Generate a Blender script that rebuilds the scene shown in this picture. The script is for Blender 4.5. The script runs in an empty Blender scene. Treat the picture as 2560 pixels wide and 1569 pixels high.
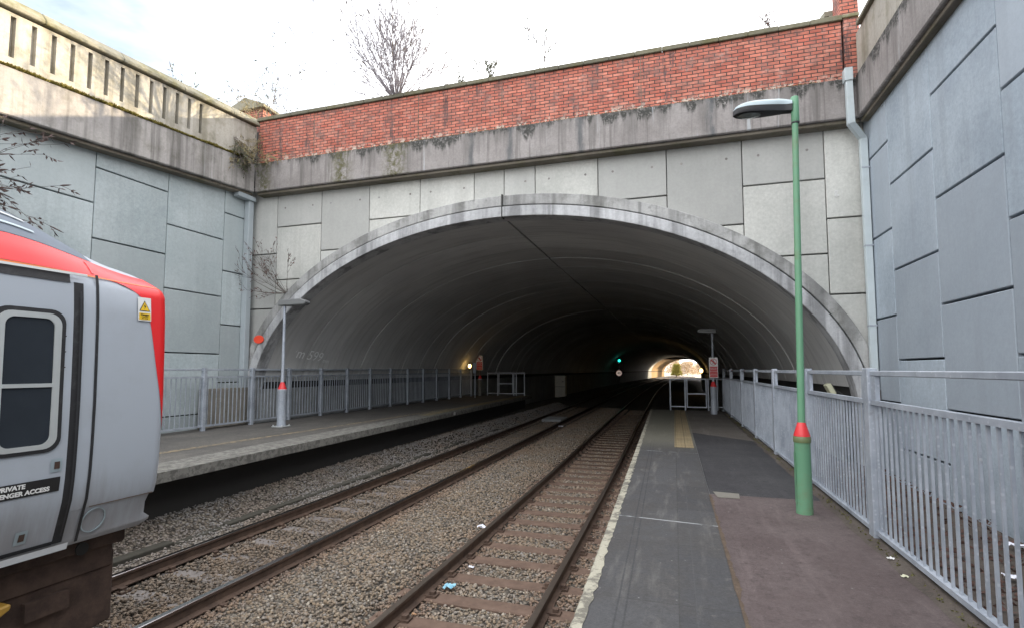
import bpy, bmesh, math, random
import numpy as np
from mathutils import Vector, Matrix, noise as mnoise
random.seed(7); rng = np.random.default_rng(7)
SC = bpy.context.scene; COL = SC.collection
rad = math.radians
# ------------------------------------------------------------------ camera, sky, sun, exposure
YAW, PITCH, EYE = rad(17.3), math.atan(90/1300), 2.55
cam = bpy.data.cameras.new('camera'); camo = bpy.data.objects.new('camera', cam); COL.objects.link(camo)
cam.sensor_width = 36; cam.lens = 1300/2560*36; cam.shift_y = 48.5/2560
cam.clip_start = .05; cam.clip_end = 3000
camo.location = (0, 0, EYE); camo.rotation_euler = (math.pi/2+PITCH, 0, YAW)
SC.camera = camo
SUN_AZ, SUN_EL = rad(57), rad(14.2)          # azimuth measured from the track direction towards the right
W = bpy.data.worlds.new('World'); SC.world = W; W.use_nodes = True
wn = W.node_tree.nodes; wl = W.node_tree.links; wn.clear()
sky = wn.new('ShaderNodeTexSky'); sky.sky_type = 'NISHITA'; sky.sun_disc = False
sky.sun_elevation = SUN_EL; sky.sun_rotation = SUN_AZ; sky.dust_density = 2.0; sky.air_density = 1.0
tc = wn.new('ShaderNodeTexCoord'); cn = wn.new('ShaderNodeTexNoise')
cn.inputs['Scale'].default_value = 2.2; cn.inputs['Detail'].default_value = 6; cn.inputs['Roughness'].default_value = .55
mp = wn.new('ShaderNodeMapping'); mp.inputs['Scale'].default_value = (1, 1, 2.6); mp.inputs['Location'].default_value = (.35, .1, .0)
wl.new(tc.outputs['Generated'], mp.inputs['Vector']); wl.new(mp.outputs[0], cn.inputs['Vector'])
cr = wn.new('ShaderNodeValToRGB'); cr.color_ramp.elements[0].position = .30; cr.color_ramp.elements[1].position = .50
wl.new(cn.outputs['Fac'], cr.inputs['Fac'])
mixc = wn.new('ShaderNodeMix'); mixc.data_type = 'RGBA'
# a clear blue gap in the cloud, high on the left
vd = wn.new('ShaderNodeVectorMath'); vd.operation = 'DOT_PRODUCT'; nv = wn.new('ShaderNodeVectorMath'); nv.operation = 'NORMALIZE'
wl.new(tc.outputs['Generated'], nv.inputs[0]); wl.new(nv.outputs[0], vd.inputs[0]); vd.inputs[1].default_value = (-.72, .45, .53)
gap = wn.new('ShaderNodeMapRange'); gap.interpolation_type = 'SMOOTHSTEP'; gap.inputs['From Min'].default_value = .90; gap.inputs['From Max'].default_value = .99; gap.inputs['To Min'].default_value = 1.; gap.inputs['To Max'].default_value = .26
wl.new(vd.outputs['Value'], gap.inputs['Value']); mg = wn.new('ShaderNodeMath'); mg.operation = 'MULTIPLY'
wl.new(cr.outputs[0], mg.inputs[0]); wl.new(gap.outputs[0], mg.inputs[1]); wl.new(mg.outputs[0], mixc.inputs['Factor']); wl.new(sky.outputs[0], mixc.inputs['A']); mixc.inputs['B'].default_value = (11.5, 11.6, 11.9, 1)
bg = wn.new('ShaderNodeBackground'); bg.inputs['Strength'].default_value = .12
wl.new(mixc.outputs['Result'], bg.inputs['Color'])
wo = wn.new('ShaderNodeOutputWorld'); wl.new(bg.outputs[0], wo.inputs['Surface'])
sl = bpy.data.lights.new('sun', 'SUN'); sl.energy = 3.3; sl.angle = rad(.5); sl.color = (1, .83, .58)
so = bpy.data.objects.new('sun', sl); COL.objects.link(so)
sdir = Vector((math.sin(SUN_AZ)*math.cos(SUN_EL), math.cos(SUN_AZ)*math.cos(SUN_EL), math.sin(SUN_EL)))
so.rotation_euler = sdir.to_track_quat('Z', 'Y').to_euler(); so.location = (20, 40, 40)
SC.view_settings.view_transform = 'Standard'; SC.view_settings.look = 'None'
SC.view_settings.exposure = 1.42; SC.view_settings.gamma = 1
SC.cycles.max_bounces = 10; SC.cycles.diffuse_bounces = 6; SC.cycles.glossy_bounces = 3
SC.cycles.use_denoising = True; SC.cycles.sample_clamp_indirect = 6

# ------------------------------------------------------------------ mesh helpers
class MB:
    def __init__(s): s.v = []; s.f = []; s.m = []
    def add(s, vs, fs, mi=0):
        b = len(s.v); s.v += [tuple(p) for p in vs]; s.f += [tuple(i+b for i in f) for f in fs]; s.m += [mi]*len(fs); return s
    def box(s, x0, x1, y0, y1, z0, z1, mi=0, rot=None, org=None):
        v = [(x0,y0,z0),(x1,y0,z0),(x1,y1,z0),(x0,y1,z0),(x0,y0,z1),(x1,y0,z1),(x1,y1,z1),(x0,y1,z1)]
        if rot is not None: v = [tuple(rot @ (Vector(p)-Vector(org)) + Vector(org)) for p in v]
        return s.add(v, [(0,3,2,1),(4,5,6,7),(0,1,5,4),(1,2,6,5),(2,3,7,6),(3,0,4,7)], mi)
    def prism(s, pts, a0, a1, ax=2, mi=0):
        """polygon pts extruded along axis ax; pts give the other two coordinates in x,y,z order"""
        n = len(pts)
        def mk(p, a):
            q = list(p); q.insert(ax, a); return tuple(q)
        v = [mk(p, a0) for p in pts]+[mk(p, a1) for p in pts]
        f = [tuple(range(n))[::-1], tuple(range(n, 2*n))]+[(i, (i+1) % n, n+(i+1) % n, n+i) for i in range(n)]
        return s.add(v, f, mi)
    def tube(s, path, r, n=8, mi=0, cap=True):
        path = [Vector(p) for p in path]
        rs = r if isinstance(r, (list, tuple)) else [r]*len(path)
        rings = []; prev = None
        for i, p in enumerate(path):
            d = (path[min(i+1, len(path)-1)]-path[max(i-1, 0)])
            d = d.normalized() if d.length > 1e-9 else Vector((0,0,1))
            if prev is None:
                a = Vector((1,0,0)) if abs(d.x) < .8 else Vector((0,1,0))
                u = d.cross(a).normalized()
            else:
                u = (prev-d*prev.dot(d)); u = u.normalized() if u.length > 1e-6 else d.orthogonal().normalized()
            prev = u; w = d.cross(u)
            rings.append([p+(u*math.cos(2*math.pi*k/n)+w*math.sin(2*math.pi*k/n))*rs[i] for k in range(n)])
        b = len(s.v)
        for R in rings: s.v += [tuple(q) for q in R]
        for i in range(len(rings)-1):
            for k in range(n):
                s.f.append((b+i*n+k, b+i*n+(k+1) % n, b+(i+1)*n+(k+1) % n, b+(i+1)*n+k)); s.m.append(mi)
        if cap:
            s.f.append(tuple(b+k for k in range(n))[::-1]); s.m.append(mi)
            e = b+(len(rings)-1)*n; s.f.append(tuple(e+k for k in range(n))); s.m.append(mi)
        return s
    def lathe(s, prof, cx, cy, n=20, mi=0):
        return s.tube_profile(prof, cx, cy, n, mi)
    def tube_profile(s, prof, cx, cy, n, mi):
        b = len(s.v)
        for r, z in prof:
            for k in range(n):
                a = 2*math.pi*k/n; s.v.append((cx+r*math.cos(a), cy+r*math.sin(a), z))
        for i in range(len(prof)-1):
            for k in range(n):
                s.f.append((b+i*n+k, b+i*n+(k+1) % n, b+(i+1)*n+(k+1) % n, b+(i+1)*n+k)); s.m.append(mi)
        s.f.append(tuple(b+k for k in range(n))[::-1]); s.m.append(mi)
        e = b+(len(prof)-1)*n; s.f.append(tuple(e+k for k in range(n))); s.m.append(mi)
        return s
    def grid(s, rows, mi=0, flip=False):
        b = len(s.v); n = len(rows[0])
        for r in rows: s.v += [tuple(p) for p in r]
        for i in range(len(rows)-1):
            for k in range(n-1):
                q = (b+i*n+k, b+i*n+k+1, b+(i+1)*n+k+1, b+(i+1)*n+k)
                s.f.append(q[::-1] if flip else q); s.m.append(mi)
        return s
    def xf(s, fn): s.v = [tuple(fn(*p)) for p in s.v]; return s
    def build(s, name, mats, parent=None, bevel=0, smooth=False, angle=40, segs=1, org=None):
        me = bpy.data.meshes.new(name)
        if not isinstance(mats, (list, tuple)): mats = [mats]
        if parent is not None and org is None: o0 = Vector(wloc(parent))
        else: o0 = Vector(org) if org is not None else Vector((0,0,0))
        me.from_pydata([(x-o0.x, y-o0.y, z-o0.z) for x, y, z in s.v], [], s.f)
        for m in mats: me.materials.append(m)
        me.polygons.foreach_set('material_index', s.m)
        bm = bmesh.new(); bm.from_mesh(me); bmesh.ops.recalc_face_normals(bm, faces=bm.faces); bm.to_mesh(me); bm.free()
        if smooth:
            me.polygons.foreach_set('use_smooth', [True]*len(me.polygons))
            try: me.set_sharp_from_angle(angle=rad(angle))
            except Exception: pass
        me.update()
        o = bpy.data.objects.new(name, me); COL.objects.link(o)
        if parent is not None: o.parent = parent
        elif org is not None: o.location = o0
        if bevel:
            b = o.modifiers.new('bevel', 'BEVEL'); b.width = bevel; b.segments = segs; b.limit_method = 'ANGLE'; b.angle_limit = rad(35)
        return o
def wloc(o):
    v = Vector((0,0,0))
    while o is not None: v += Vector(o.location); o = o.parent
    return v
def tag(o, label, cat, group=None, kind=None):
    o['label'] = label; o['category'] = cat
    if group: o['group'] = group
    if kind: o['kind'] = kind
    return o
def thing(name, label, cat, loc=(0,0,0), group=None):
    o = bpy.data.objects.new(name, None); COL.objects.link(o); o.location = loc; o.empty_display_size = .2
    return tag(o, label, cat, group)
def struct(o): o['kind'] = 'structure'; return o
def copy_tree(o, parent=None):
    c = o.copy(); COL.objects.link(c)
    if parent is not None: c.parent = parent
    for ch in list(o.children): copy_tree(ch, c)
    return c
def text_mesh(body, size, mat, M, name, parent, ext=.001, align='CENTER', bold=0.0, xs=1.0):
    cu = bpy.data.curves.new('t', 'FONT'); cu.body = body; cu.size = size; cu.extrude = ext; cu.align_x = align; cu.align_y = 'CENTER'
    cu.offset = bold; cu.resolution_u = 3; cu.space_line = .95
    to = bpy.data.objects.new('t', cu); COL.objects.link(to)
    dg = bpy.context.evaluated_depsgraph_get()
    me = bpy.data.meshes.new_from_object(to.evaluated_get(dg)); bpy.data.objects.remove(to); bpy.data.curves.remove(cu)
    me.transform(Matrix.Diagonal((xs,1,1,1))); me.transform(M)
    o0 = wloc(parent); me.transform(Matrix.Translation(-o0)); me.name = name
    me.materials.clear(); me.materials.append(mat)
    o = bpy.data.objects.new(name, me); COL.objects.link(o); o.parent = parent; return o
def basis(org, ex, ey):
    ex = Vector(ex).normalized(); ey = Vector(ey).normalized(); ez = ex.cross(ey)
    M = Matrix((ex, ey, ez)).transposed().to_4x4(); M.translation = Vector(org); return M

# ------------------------------------------------------------------ material helpers
class NT:
    def __init__(s, name):
        s.mat = bpy.data.materials.new(name); s.mat.use_nodes = True; s.t = s.mat.node_tree; s.n = s.t.nodes; s.n.clear()
        s.bsdf = s.n.new('ShaderNodeBsdfPrincipled'); o = s.n.new('ShaderNodeOutputMaterial'); s.t.links.new(s.bsdf.outputs[0], o.inputs['Surface'])
        s.geo = s.n.new('ShaderNodeNewGeometry'); s.pos = s.geo.outputs['Position']; s._h = None
    def L(s, a, b): s.t.links.new(a, b)
    def put(s, sock, v):
        if hasattr(v, 'is_linked') or isinstance(v, bpy.types.NodeSocket): s.L(v, sock)
        elif isinstance(v, (tuple, list)): sock.default_value = (*v, 1) if len(v) == 3 and len(sock.default_value) == 4 else v
        else: sock.default_value = v
    def math(s, op, a, b=0., c=0., clamp=False):
        n = s.n.new('ShaderNodeMath'); n.operation = op; n.use_clamp = clamp
        s.put(n.inputs[0], a); s.put(n.inputs[1], b)
        if op in ('MULTIPLY_ADD', 'SMOOTH_MIN', 'COMPARE', 'WRAP'): s.put(n.inputs[2], c)
        return n.outputs[0]
    def vmul(s, v, k):
        n = s.n.new('ShaderNodeVectorMath'); n.operation = 'MULTIPLY'; s.put(n.inputs[0], v); n.inputs[1].default_value = k; return n.outputs[0]
    def noise(s, scale, detail=4, rough=.55, vec=None, dist=0):
        n = s.n.new('ShaderNodeTexNoise'); n.inputs['Scale'].default_value = scale; n.inputs['Detail'].default_value = detail
        n.inputs['Roughness'].default_value = rough; n.inputs['Distortion'].default_value = dist
        s.L(vec if vec is not None else s.pos, n.inputs['Vector']); return n.outputs['Fac']
    def voro(s, scale, feat='F1', vec=None, out='Distance'):
        n = s.n.new('ShaderNodeTexVoronoi'); n.feature = feat; n.inputs['Scale'].default_value = scale
        s.L(vec if vec is not None else s.pos, n.inputs['Vector']); return n.outputs[out]
    def ramp(s, f, a, b):
        n = s.n.new('ShaderNodeMapRange'); n.interpolation_type = 'SMOOTHSTEP'; s.put(n.inputs['Value'], f)
        n.inputs['From Min'].default_value = a; n.inputs['From Max'].default_value = b; return n.outputs[0]
    def cramp(s, f, stops):
        n = s.n.new('ShaderNodeValToRGB'); e = n.color_ramp.elements
        while len(e) < len(stops): e.new(.5)
        for i, (p, c) in enumerate(stops): e[i].position = p; e[i].color = (*c, 1)
        s.put(n.inputs['Fac'], f); return n.outputs[0]
    def mix(s, f, a, b, mode='MIX'):
        n = s.n.new('ShaderNodeMix'); n.data_type = 'RGBA'; n.blend_type = mode
        s.put(n.inputs['Factor'], f); s.put(n.inputs['A'], a); s.put(n.inputs['B'], b); return n.outputs['Result']
    def val(s, c, v):
        n = s.n.new('ShaderNodeHueSaturation'); s.put(n.inputs['Color'], c); s.put(n.inputs['Value'], v); return n.outputs[0]
    def xyz(s):
        n = s.n.new('ShaderNodeSeparateXYZ'); s.L(s.pos, n.inputs[0]); return n.outputs
    def comb(s, x, y, z):
        n = s.n.new('ShaderNodeCombineXYZ'); s.put(n.inputs[0], x); s.put(n.inputs[1], y); s.put(n.inputs[2], z); return n.outputs[0]
    def bump(s, h, strength=.4, dist=.02):
        n = s.n.new('ShaderNodeBump'); n.inputs['Strength'].default_value = strength; n.inputs['Distance'].default_value = dist
        s.L(h, n.inputs['Height'])
        if s._h is not None: s.L(s._h, n.inputs['Normal'])
        s._h = n.outputs[0]; s.L(s._h, s.bsdf.inputs['Normal'])
    def fin(s, col, rough=.8, metal=0., spec=.4):
        s.put(s.bsdf.inputs['Base Color'], col); s.put(s.bsdf.inputs['Roughness'], rough); s.put(s.bsdf.inputs['Metallic'], metal)
        s.put(s.bsdf.inputs['Specular IOR Level'], spec); return s.mat
def concrete(name, c1, c2, streak=.0, scol=(.06,.06,.06), rpi=.0, stain=.35, white=0., moss=0., mosscol=(.07,.075,.02), pits=True, bs=.25, drip=0, alt=None):
    t = NT(name)
    c = t.mix(t.ramp(t.noise(.7, 5), .3, .7), c1, c2)
    c = t.mix(t.math('MULTIPLY', t.ramp(t.noise(3.2, 6, .65), .48, .78), stain), c, tuple(x*.55 for x in c1))
    c = t.val(c, t.math('MULTIPLY_ADD', t.noise(16, 6, .8), .75, .62))
    if streak:
        sv = t.vmul(t.pos, (2.6, 2.6, .16)); s2 = t.vmul(t.pos, (9, 9, .35))
        a = t.ramp(t.noise(1.0, 5, .6, sv), .47, .68); b = t.ramp(t.noise(1.0, 4, .6, s2), .45, .75)
        c = t.mix(t.math('MULTIPLY', t.math('MULTIPLY_ADD', b, .5, a, clamp=True), streak), c, scol)
    if drip:
        dv = t.vmul(t.pos, (1.1, 1.1, .05)); zz = t.xyz()[2]; ln = t.math('MULTIPLY_ADD', t.ramp(t.noise(1., 6, .65, dv), .35, .72), 1.25, .05)
        f = t.ramp(t.math('SUBTRACT', t.math('SUBTRACT', drip, zz), t.math('MULTIPLY', ln, .75)), .34, -.22)
        c = t.mix(t.math('MULTIPLY', f, t.math('MULTIPLY_ADD', t.noise(7, 5, .7), .7, .35)), c, (.05,.047,.042))
    if white:
        wv = t.vmul(t.pos, (7, 7, .3)); c = t.mix(t.math('MULTIPLY', t.ramp(t.noise(1., 5, .6, wv), .6, .74), white), c, (.5,.52,.52))
    if moss:
        c = t.mix(t.math('MULTIPLY', t.ramp(t.noise(1.6, 6, .7), .46, .66), moss), c, mosscol)
    if alt:
        wn_ = t.n.new('ShaderNodeTexWhiteNoise'); wn_.noise_dimensions = '1D'; t.L(t.geo.outputs['Random Per Island'], wn_.inputs['W'])
        c = t.mix(t.math('MULTIPLY', t.ramp(wn_.outputs['Value'], .45, .8), .8), c, t.mix(.75, c, alt))
    if rpi:
        c = t.val(c, t.math('MULTIPLY_ADD', t.geo.outputs['Random Per Island'], rpi, 1-rpi*.5))
    t.bump(t.noise(25, 5, .7), bs, .01)
    if pits: t.bump(t.ramp(t.voro(9), .02, .07), .35, .006)
    return t.fin(c, .85)
def plain(name, col, rough=.5, metal=0., var=.12, nscale=8, dirt=0., dcol=(.1,.09,.07), spec=.5, bump=0.):
    t = NT(name); c = t.val(col, t.math('MULTIPLY_ADD', t.noise(nscale, 5, .6), 2*var, 1-var))
    if dirt: c = t.mix(t.math('MULTIPLY', t.ramp(t.noise(nscale*.6, 6, .7), .5, .75), dirt), c, dcol)
    if bump: t.bump(t.noise(nscale*6, 4, .6), bump, .004)
    return t.fin(c, rough, metal, spec)
def glow(name, col, strength):
    t = NT(name); t.bsdf.inputs['Emission Color'].default_value = (*col, 1); t.bsdf.inputs['Emission Strength'].default_value = strength
    return t.fin(col, .5)
def galv():
    t = NT('galvanised_steel'); c = t.cramp(t.noise(3, 5, .6), [(.3, (.27,.30,.345)), (.7, (.44,.475,.525))])
    c = t.mix(t.math('MULTIPLY', t.ramp(t.voro(22, out='Distance'), .32, .12), .45), c, (.55,.58,.62))
    c = t.mix(t.math('MULTIPLY', t.ramp(t.noise(5, 6, .7), .58, .75), .4), c, (.16,.15,.12))
    return t.fin(c, .55, .25)
M_galv = galv()
M_panel_left = concrete('pale_panel_concrete', (.315,.365,.375), (.405,.452,.46), streak=.22, scol=(.20,.22,.22), rpi=.22, alt=(.31,.345,.35), stain=.15)
M_panel_right = concrete('blue_grey_panel_concrete', (.285,.335,.385), (.375,.43,.48), streak=.25, scol=(.19,.21,.225), rpi=.24, alt=(.29,.325,.365), stain=.18)
M_panel_portal = concrete('warm_panel_concrete', (.44,.445,.415), (.545,.545,.51), streak=.2, scol=(.25,.245,.225), rpi=.3, alt=(.33,.332,.322), stain=.2)
M_joint = plain('dark_joint', (.035,.035,.033), .9)
def fascia():
    t = NT('stained_fascia_concrete'); z = t.xyz()[2]; x = t.xyz()[0]
    c = t.mix(t.ramp(t.noise(1.1, 6, .6), .3, .7), (.205,.188,.18), (.285,.265,.255))
    c = t.val(c, t.math('MULTIPLY_ADD', t.noise(22, 6, .8), .9, .55))
    up = t.ramp(z, 7.6, 8.5)
    f1 = t.noise(1., 6, .65, t.vmul(t.pos, (3.2, 3.2, .12))); f2 = t.noise(1., 5, .6, t.vmul(t.pos, (11, 11, .4)))
    d = t.ramp(t.math('ADD', f1, t.math('MULTIPLY', up, .10)), .53, .64)
    c = t.mix(t.math('MULTIPLY', d, .45), c, (.10,.094,.088))
    c = t.mix(t.math('MULTIPLY', t.ramp(f2, .54, .66), .5), c, (.10,.09,.085))
    ln = t.noise(1., 5, .7, t.vmul(t.pos, (2.3, 2.3, .02)))
    edge = t.math('ADD', t.math('SUBTRACT', z, 8.30), t.math('MULTIPLY', t.math('SUBTRACT', ln, .5), 1.6))
    c = t.mix(t.math('MULTIPLY', t.ramp(edge, .0, .16), t.ramp(t.noise(14, 5, .75), .30, .55)), c, (.042,.042,.038))
    w = t.ramp(t.noise(1., 6, .7, t.vmul(t.pos, (6.5, 6.5, .22))), .60, .68); c = t.mix(t.math('MULTIPLY', w, .6), c, (.42,.45,.47))
    for xc, wd in ((-6.95, .55), (-11.2, .45), (-8.6, .5)):
        g = t.ramp(t.math('ADD', t.math('ABSOLUTE', t.math('SUBTRACT', x, xc)), t.math('MULTIPLY', t.noise(4, 5, .7), .5)), wd+.25, wd*.4)
        c = t.mix(t.math('MULTIPLY', g, t.ramp(t.noise(9, 6, .75), .38, .58)), c, (.085,.080,.035))
    for xc in (-4.75, -3.75, -2.0, .9):
        g = t.ramp(t.math('ADD', t.math('ABSOLUTE', t.math('SUBTRACT', x, xc)), t.math('MULTIPLY', t.noise(5, 5, .7, t.vmul(t.pos, (1,1,.3))), .35)), .30, .16)
        c = t.mix(t.math('MULTIPLY', g, .75), c, (.075,.082,.088))
    t.bump(t.noise(25, 5, .7), .4, .012); return t.fin(c, .88)
M_fascia = fascia()
M_fascia_left = concrete('lightly_stained_fascia_concrete', (.27,.255,.245), (.35,.33,.31), streak=.7, scol=(.07,.066,.06), stain=.5, white=.35, moss=.22, mosscol=(.075,.07,.03), bs=.35)
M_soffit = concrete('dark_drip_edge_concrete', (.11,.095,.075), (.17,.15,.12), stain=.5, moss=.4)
M_parapet = concrete('sun_bleached_parapet_concrete', (.33,.31,.27), (.43,.405,.35), streak=.6, scol=(.15,.135,.10), stain=.7, moss=.3, mosscol=(.17,.15,.08))
M_coping = concrete('mossy_coping', (.17,.165,.13), (.26,.24,.18), stain=.5, moss=.7, mosscol=(.12,.11,.035))
M_coping_dark = concrete('black_mossy_coping', (.10,.095,.07), (.15,.14,.095), stain=.5, moss=.7, mosscol=(.095,.085,.03))
M_ring = concrete('arch_ring_concrete', (.35,.355,.36), (.49,.495,.505), streak=.6, scol=(.09,.09,.093), stain=.7, white=.4)
M_ring_out = concrete('arch_outer_ring_concrete', (.28,.28,.275), (.42,.42,.41), streak=.55, scol=(.08,.08,.078), stain=.8, moss=.3, mosscol=(.09,.09,.07))
M_base = concrete('abutment_concrete', (.25,.26,.26), (.33,.34,.34), streak=.2, stain=.3)
def lining():
    t = NT('vault_concrete'); c = t.mix(t.ramp(t.noise(.5, 5), .3, .7), (.50,.50,.495), (.60,.60,.585))
    v = t.vmul(t.pos, (.6, 6, .6)); c = t.mix(t.math('MULTIPLY', t.ramp(t.noise(1, 5, .6, v), .45, .7), .4), c, (.30,.30,.29))
    c = t.val(c, t.math('MULTIPLY_ADD', t.geo.outputs['Random Per Island'], .14, .93))
    c = t.mix(t.ramp(t.voro(1.1), .022, .012), c, (.6,.6,.55))
    t.bump(t.noise(20, 4, .7), .15, .01); return t.fin(c, .8)
M_lining = lining()
def brick():
    t = NT('red_brick'); x, y, z = t.xyz()
    b = t.n.new('ShaderNodeTexBrick'); t.L(t.comb(t.math('ADD', x, y), z, 0.), b.inputs['Vector'])
    b.inputs['Scale'].default_value = 1; b.inputs['Brick Width'].default_value = .235; b.inputs['Row Height'].default_value = .0795
    b.inputs['Mortar Size'].default_value = .0105; b.inputs['Mortar Smooth'].default_value = .2; b.inputs['Bias'].default_value = 0
    b.inputs['Color1'].default_value = (.38,.10,.066,1); b.inputs['Color2'].default_value = (.49,.175,.12,1); b.inputs['Mortar'].default_value = (.04,.03,.027,1)
    c = t.mix(t.math('MULTIPLY', t.ramp(t.noise(2.6, 7, .75), .44, .66), .7), b.outputs['Color'], (.13,.09,.08))
    sv = t.vmul(t.pos, (4, 4, .6))
    c = t.mix(t.math('MULTIPLY', t.ramp(t.noise(1, 6, .7, sv), .55, .66), .85), c, (.07,.05,.05))
    c = t.mix(t.math('MULTIPLY', t.ramp(t.noise(4.5, 6, .75), .55, .70), .45), c, (.40,.27,.23))
    hv = t.vmul(t.pos, (4.25, 4.25, 12.58)); c = t.val(c, t.math('MULTIPLY_ADD', t.voro(1., vec=hv, out='Color') if False else t.noise(1., 2, .5, hv), 1.1, .45))
    # lime bloom along the bottom courses
    low = t.ramp(z, 8.72, 8.50); c = t.mix(t.math('MULTIPLY', low, t.ramp(t.noise(9, 5, .7), .48, .6)), c, (.52,.46,.38))
    t.bump(t.math('SUBTRACT', 1., b.outputs['Fac']), .6, .008); t.bump(t.noise(60, 3, .7), .2, .004)
    return t.fin(c, .85)
M_brick = brick()
def tarmac(name, c1, c2, spots=.15, scale=1.2):
    t = NT(name); c = t.mix(t.ramp(t.noise(scale, 6, .65), .35, .7), c1, c2)
    lv = t.vmul(t.pos, (7, .5, 1)); c = t.mix(t.math('MULTIPLY', t.ramp(t.noise(1, 4, .6, lv), .5, .75), .35), c, tuple(x*1.5 for x in c2))
    c = t.mix(t.math('MULTIPLY', t.ramp(t.noise(9, 7, .8), .5, .68), .6), c, tuple(x*.55 for x in c1)); c = t.mix(t.math('MULTIPLY', t.ramp(t.noise(22, 5, .8), .58, .72), .45), c, tuple(x*1.7 for x in c2))
    c = t.val(c, t.math('MULTIPLY_ADD', t.noise(28, 6, .85), 1.3, .35))
    c = t.val(c, t.math('MULTIPLY_ADD', t.noise(120, 2, .8), .9, .55))
    c = t.mix(t.math('MULTIPLY', t.ramp(t.voro(5.5), .07, .03), spots*2), c, (.35,.35,.34))
    t.bump(t.noise(140, 3, .8), .5, .006); return t.fin(c, .85)
M_tar_old = tarmac('reddish_old_tarmac', (.075,.056,.054), (.105,.083,.080))
M_tar_new = tarmac('dark_patch_tarmac', (.034,.033,.036), (.048,.047,.049))
M_tar_far = tarmac('grey_tarmac', (.115,.102,.09), (.15,.135,.12))
M_tar_left = tarmac('brown_grey_tarmac', (.085,.08,.075), (.12,.112,.10))
def slabs():
    t = NT('edge_paving_slabs'); x, y, z = t.xyz()
    b = t.n.new('ShaderNodeTexBrick'); t.L(t.comb(y, x, 0.), b.inputs['Vector']); b.inputs['Scale'].default_value = 1
    b.inputs['Brick Width'].default_value = 1.31; b.inputs['Row Height'].default_value = 2.0; b.inputs['Mortar Size'].default_value = .006; b.offset = 0.
    b.inputs['Color1'].default_value = (.046,.046,.049,1); b.inputs['Color2'].default_value = (.068,.068,.070,1); b.inputs['Mortar'].default_value = (.04,.04,.04,1)
    c = t.mix(t.math('MULTIPLY', t.ramp(t.noise(1.7, 6, .7), .40, .62), .75), b.outputs['Color'], (.055,.052,.05))
    lv = t.vmul(t.pos, (5, .6, 1)); c = t.mix(t.math('MULTIPLY', t.ramp(t.noise(1., 6, .65, lv), .52, .72), .55), c, (.15,.145,.135))
    c = t.mix(t.math('MULTIPLY', t.ramp(t.noise(11, 5, .75), .62, .70), .5), c, (.035,.034,.034))
    # two saw cuts running along the edge
    for xc in (-.36, -.30):
        e = t.math('ABSOLUTE', t.math('ADD', t.math('ADD', x, t.math('MULTIPLY', y, .014)), -xc))
        c = t.mix(t.math('MULTIPLY', t.ramp(e, .010, .004), .7), c, (.035,.035,.038))
    c = t.mix(t.ramp(t.math('ABSOLUTE', t.math('ADD', x, -.115)), .006, .002), c, (.06,.06,.062))
    for yj in (6.02, 11.0): c = t.mix(t.math('MULTIPLY', t.math('MULTIPLY', t.ramp(t.math('ABSOLUTE', t.math('SUBTRACT', t.math('ADD', y, t.math('MULTIPLY', x, .12)), yj)), .022, .008), t.ramp(t.noise(4, 4), .42, .55)), .7), c, (.36,.37,.38))
    far = t.ramp(y, 10.8, 13.5); c = t.mix(t.math('MULTIPLY', far, .55), c, (.21,.20,.15))
    c = t.val(c, t.math('MULTIPLY_ADD', t.noise(24, 6, .85), 1.3, .35)); c = t.mix(t.math('MULTIPLY', t.ramp(t.noise(3.3, 7, .8), .55, .72), .55), c, (.17,.16,.145))
    c = t.val(c, t.math('MULTIPLY_ADD', t.noise(110, 2, .8), .7, .65))
    c = t.mix(t.math('MULTIPLY', t.ramp(t.voro(6.5), .06, .03), .4), c, (.34,.34,.33))
    t.bump(t.noise(90, 3, .7), .35, .005); return t.fin(c, .8)
M_slab = slabs()
def worn_edge(name, paint, under, th=.5):
    t = NT(name); f = t.ramp(t.noise(7, 7, .75), th-.06, th+.06); c = t.mix(f, paint, under)
    c = t.val(c, t.math('MULTIPLY_ADD', t.noise(60, 3, .7), .6, .7)); t.bump(t.noise(30, 5, .7), .6, .012); return t.fin(c, .85)
M_edge = worn_edge('worn_white_edge', (.36,.34,.27), (.15,.14,.115), .52)
M_edge_left = worn_edge('left_coping', (.20,.195,.175), (.115,.11,.10), .5)
def tactile():
    t = NT('tactile_paving'); x, y, z = t.xyz()
    v = t.n.new('ShaderNodeTexBrick'); t.L(t.comb(x, y, 0.), v.inputs['Vector']); v.inputs['Scale'].default_value = 1; v.offset = 0
    v.inputs['Brick Width'].default_value = .19; v.inputs['Row Height'].default_value = .4; v.inputs['Mortar Size'].default_value = .006
    v.inputs['Color1'].default_value = (.26,.20,.115,1); v.inputs['Color2'].default_value = (.30,.235,.135,1); v.inputs['Mortar'].default_value = (.12,.10,.06,1)
    c = t.mix(t.math('MULTIPLY', t.ramp(t.noise(3, 6, .7), .45, .7), .5), v.outputs['Color'], (.17,.15,.10))
    u = t.math('ABSOLUTE', t.math('SUBTRACT', t.math('FRACT', t.math('MULTIPLY', x, 15.)), .5)); t.bump(t.ramp(u, .35, .2), .8, .008)
    return t.fin(c, .85)
M_tactile = tactile()
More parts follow.
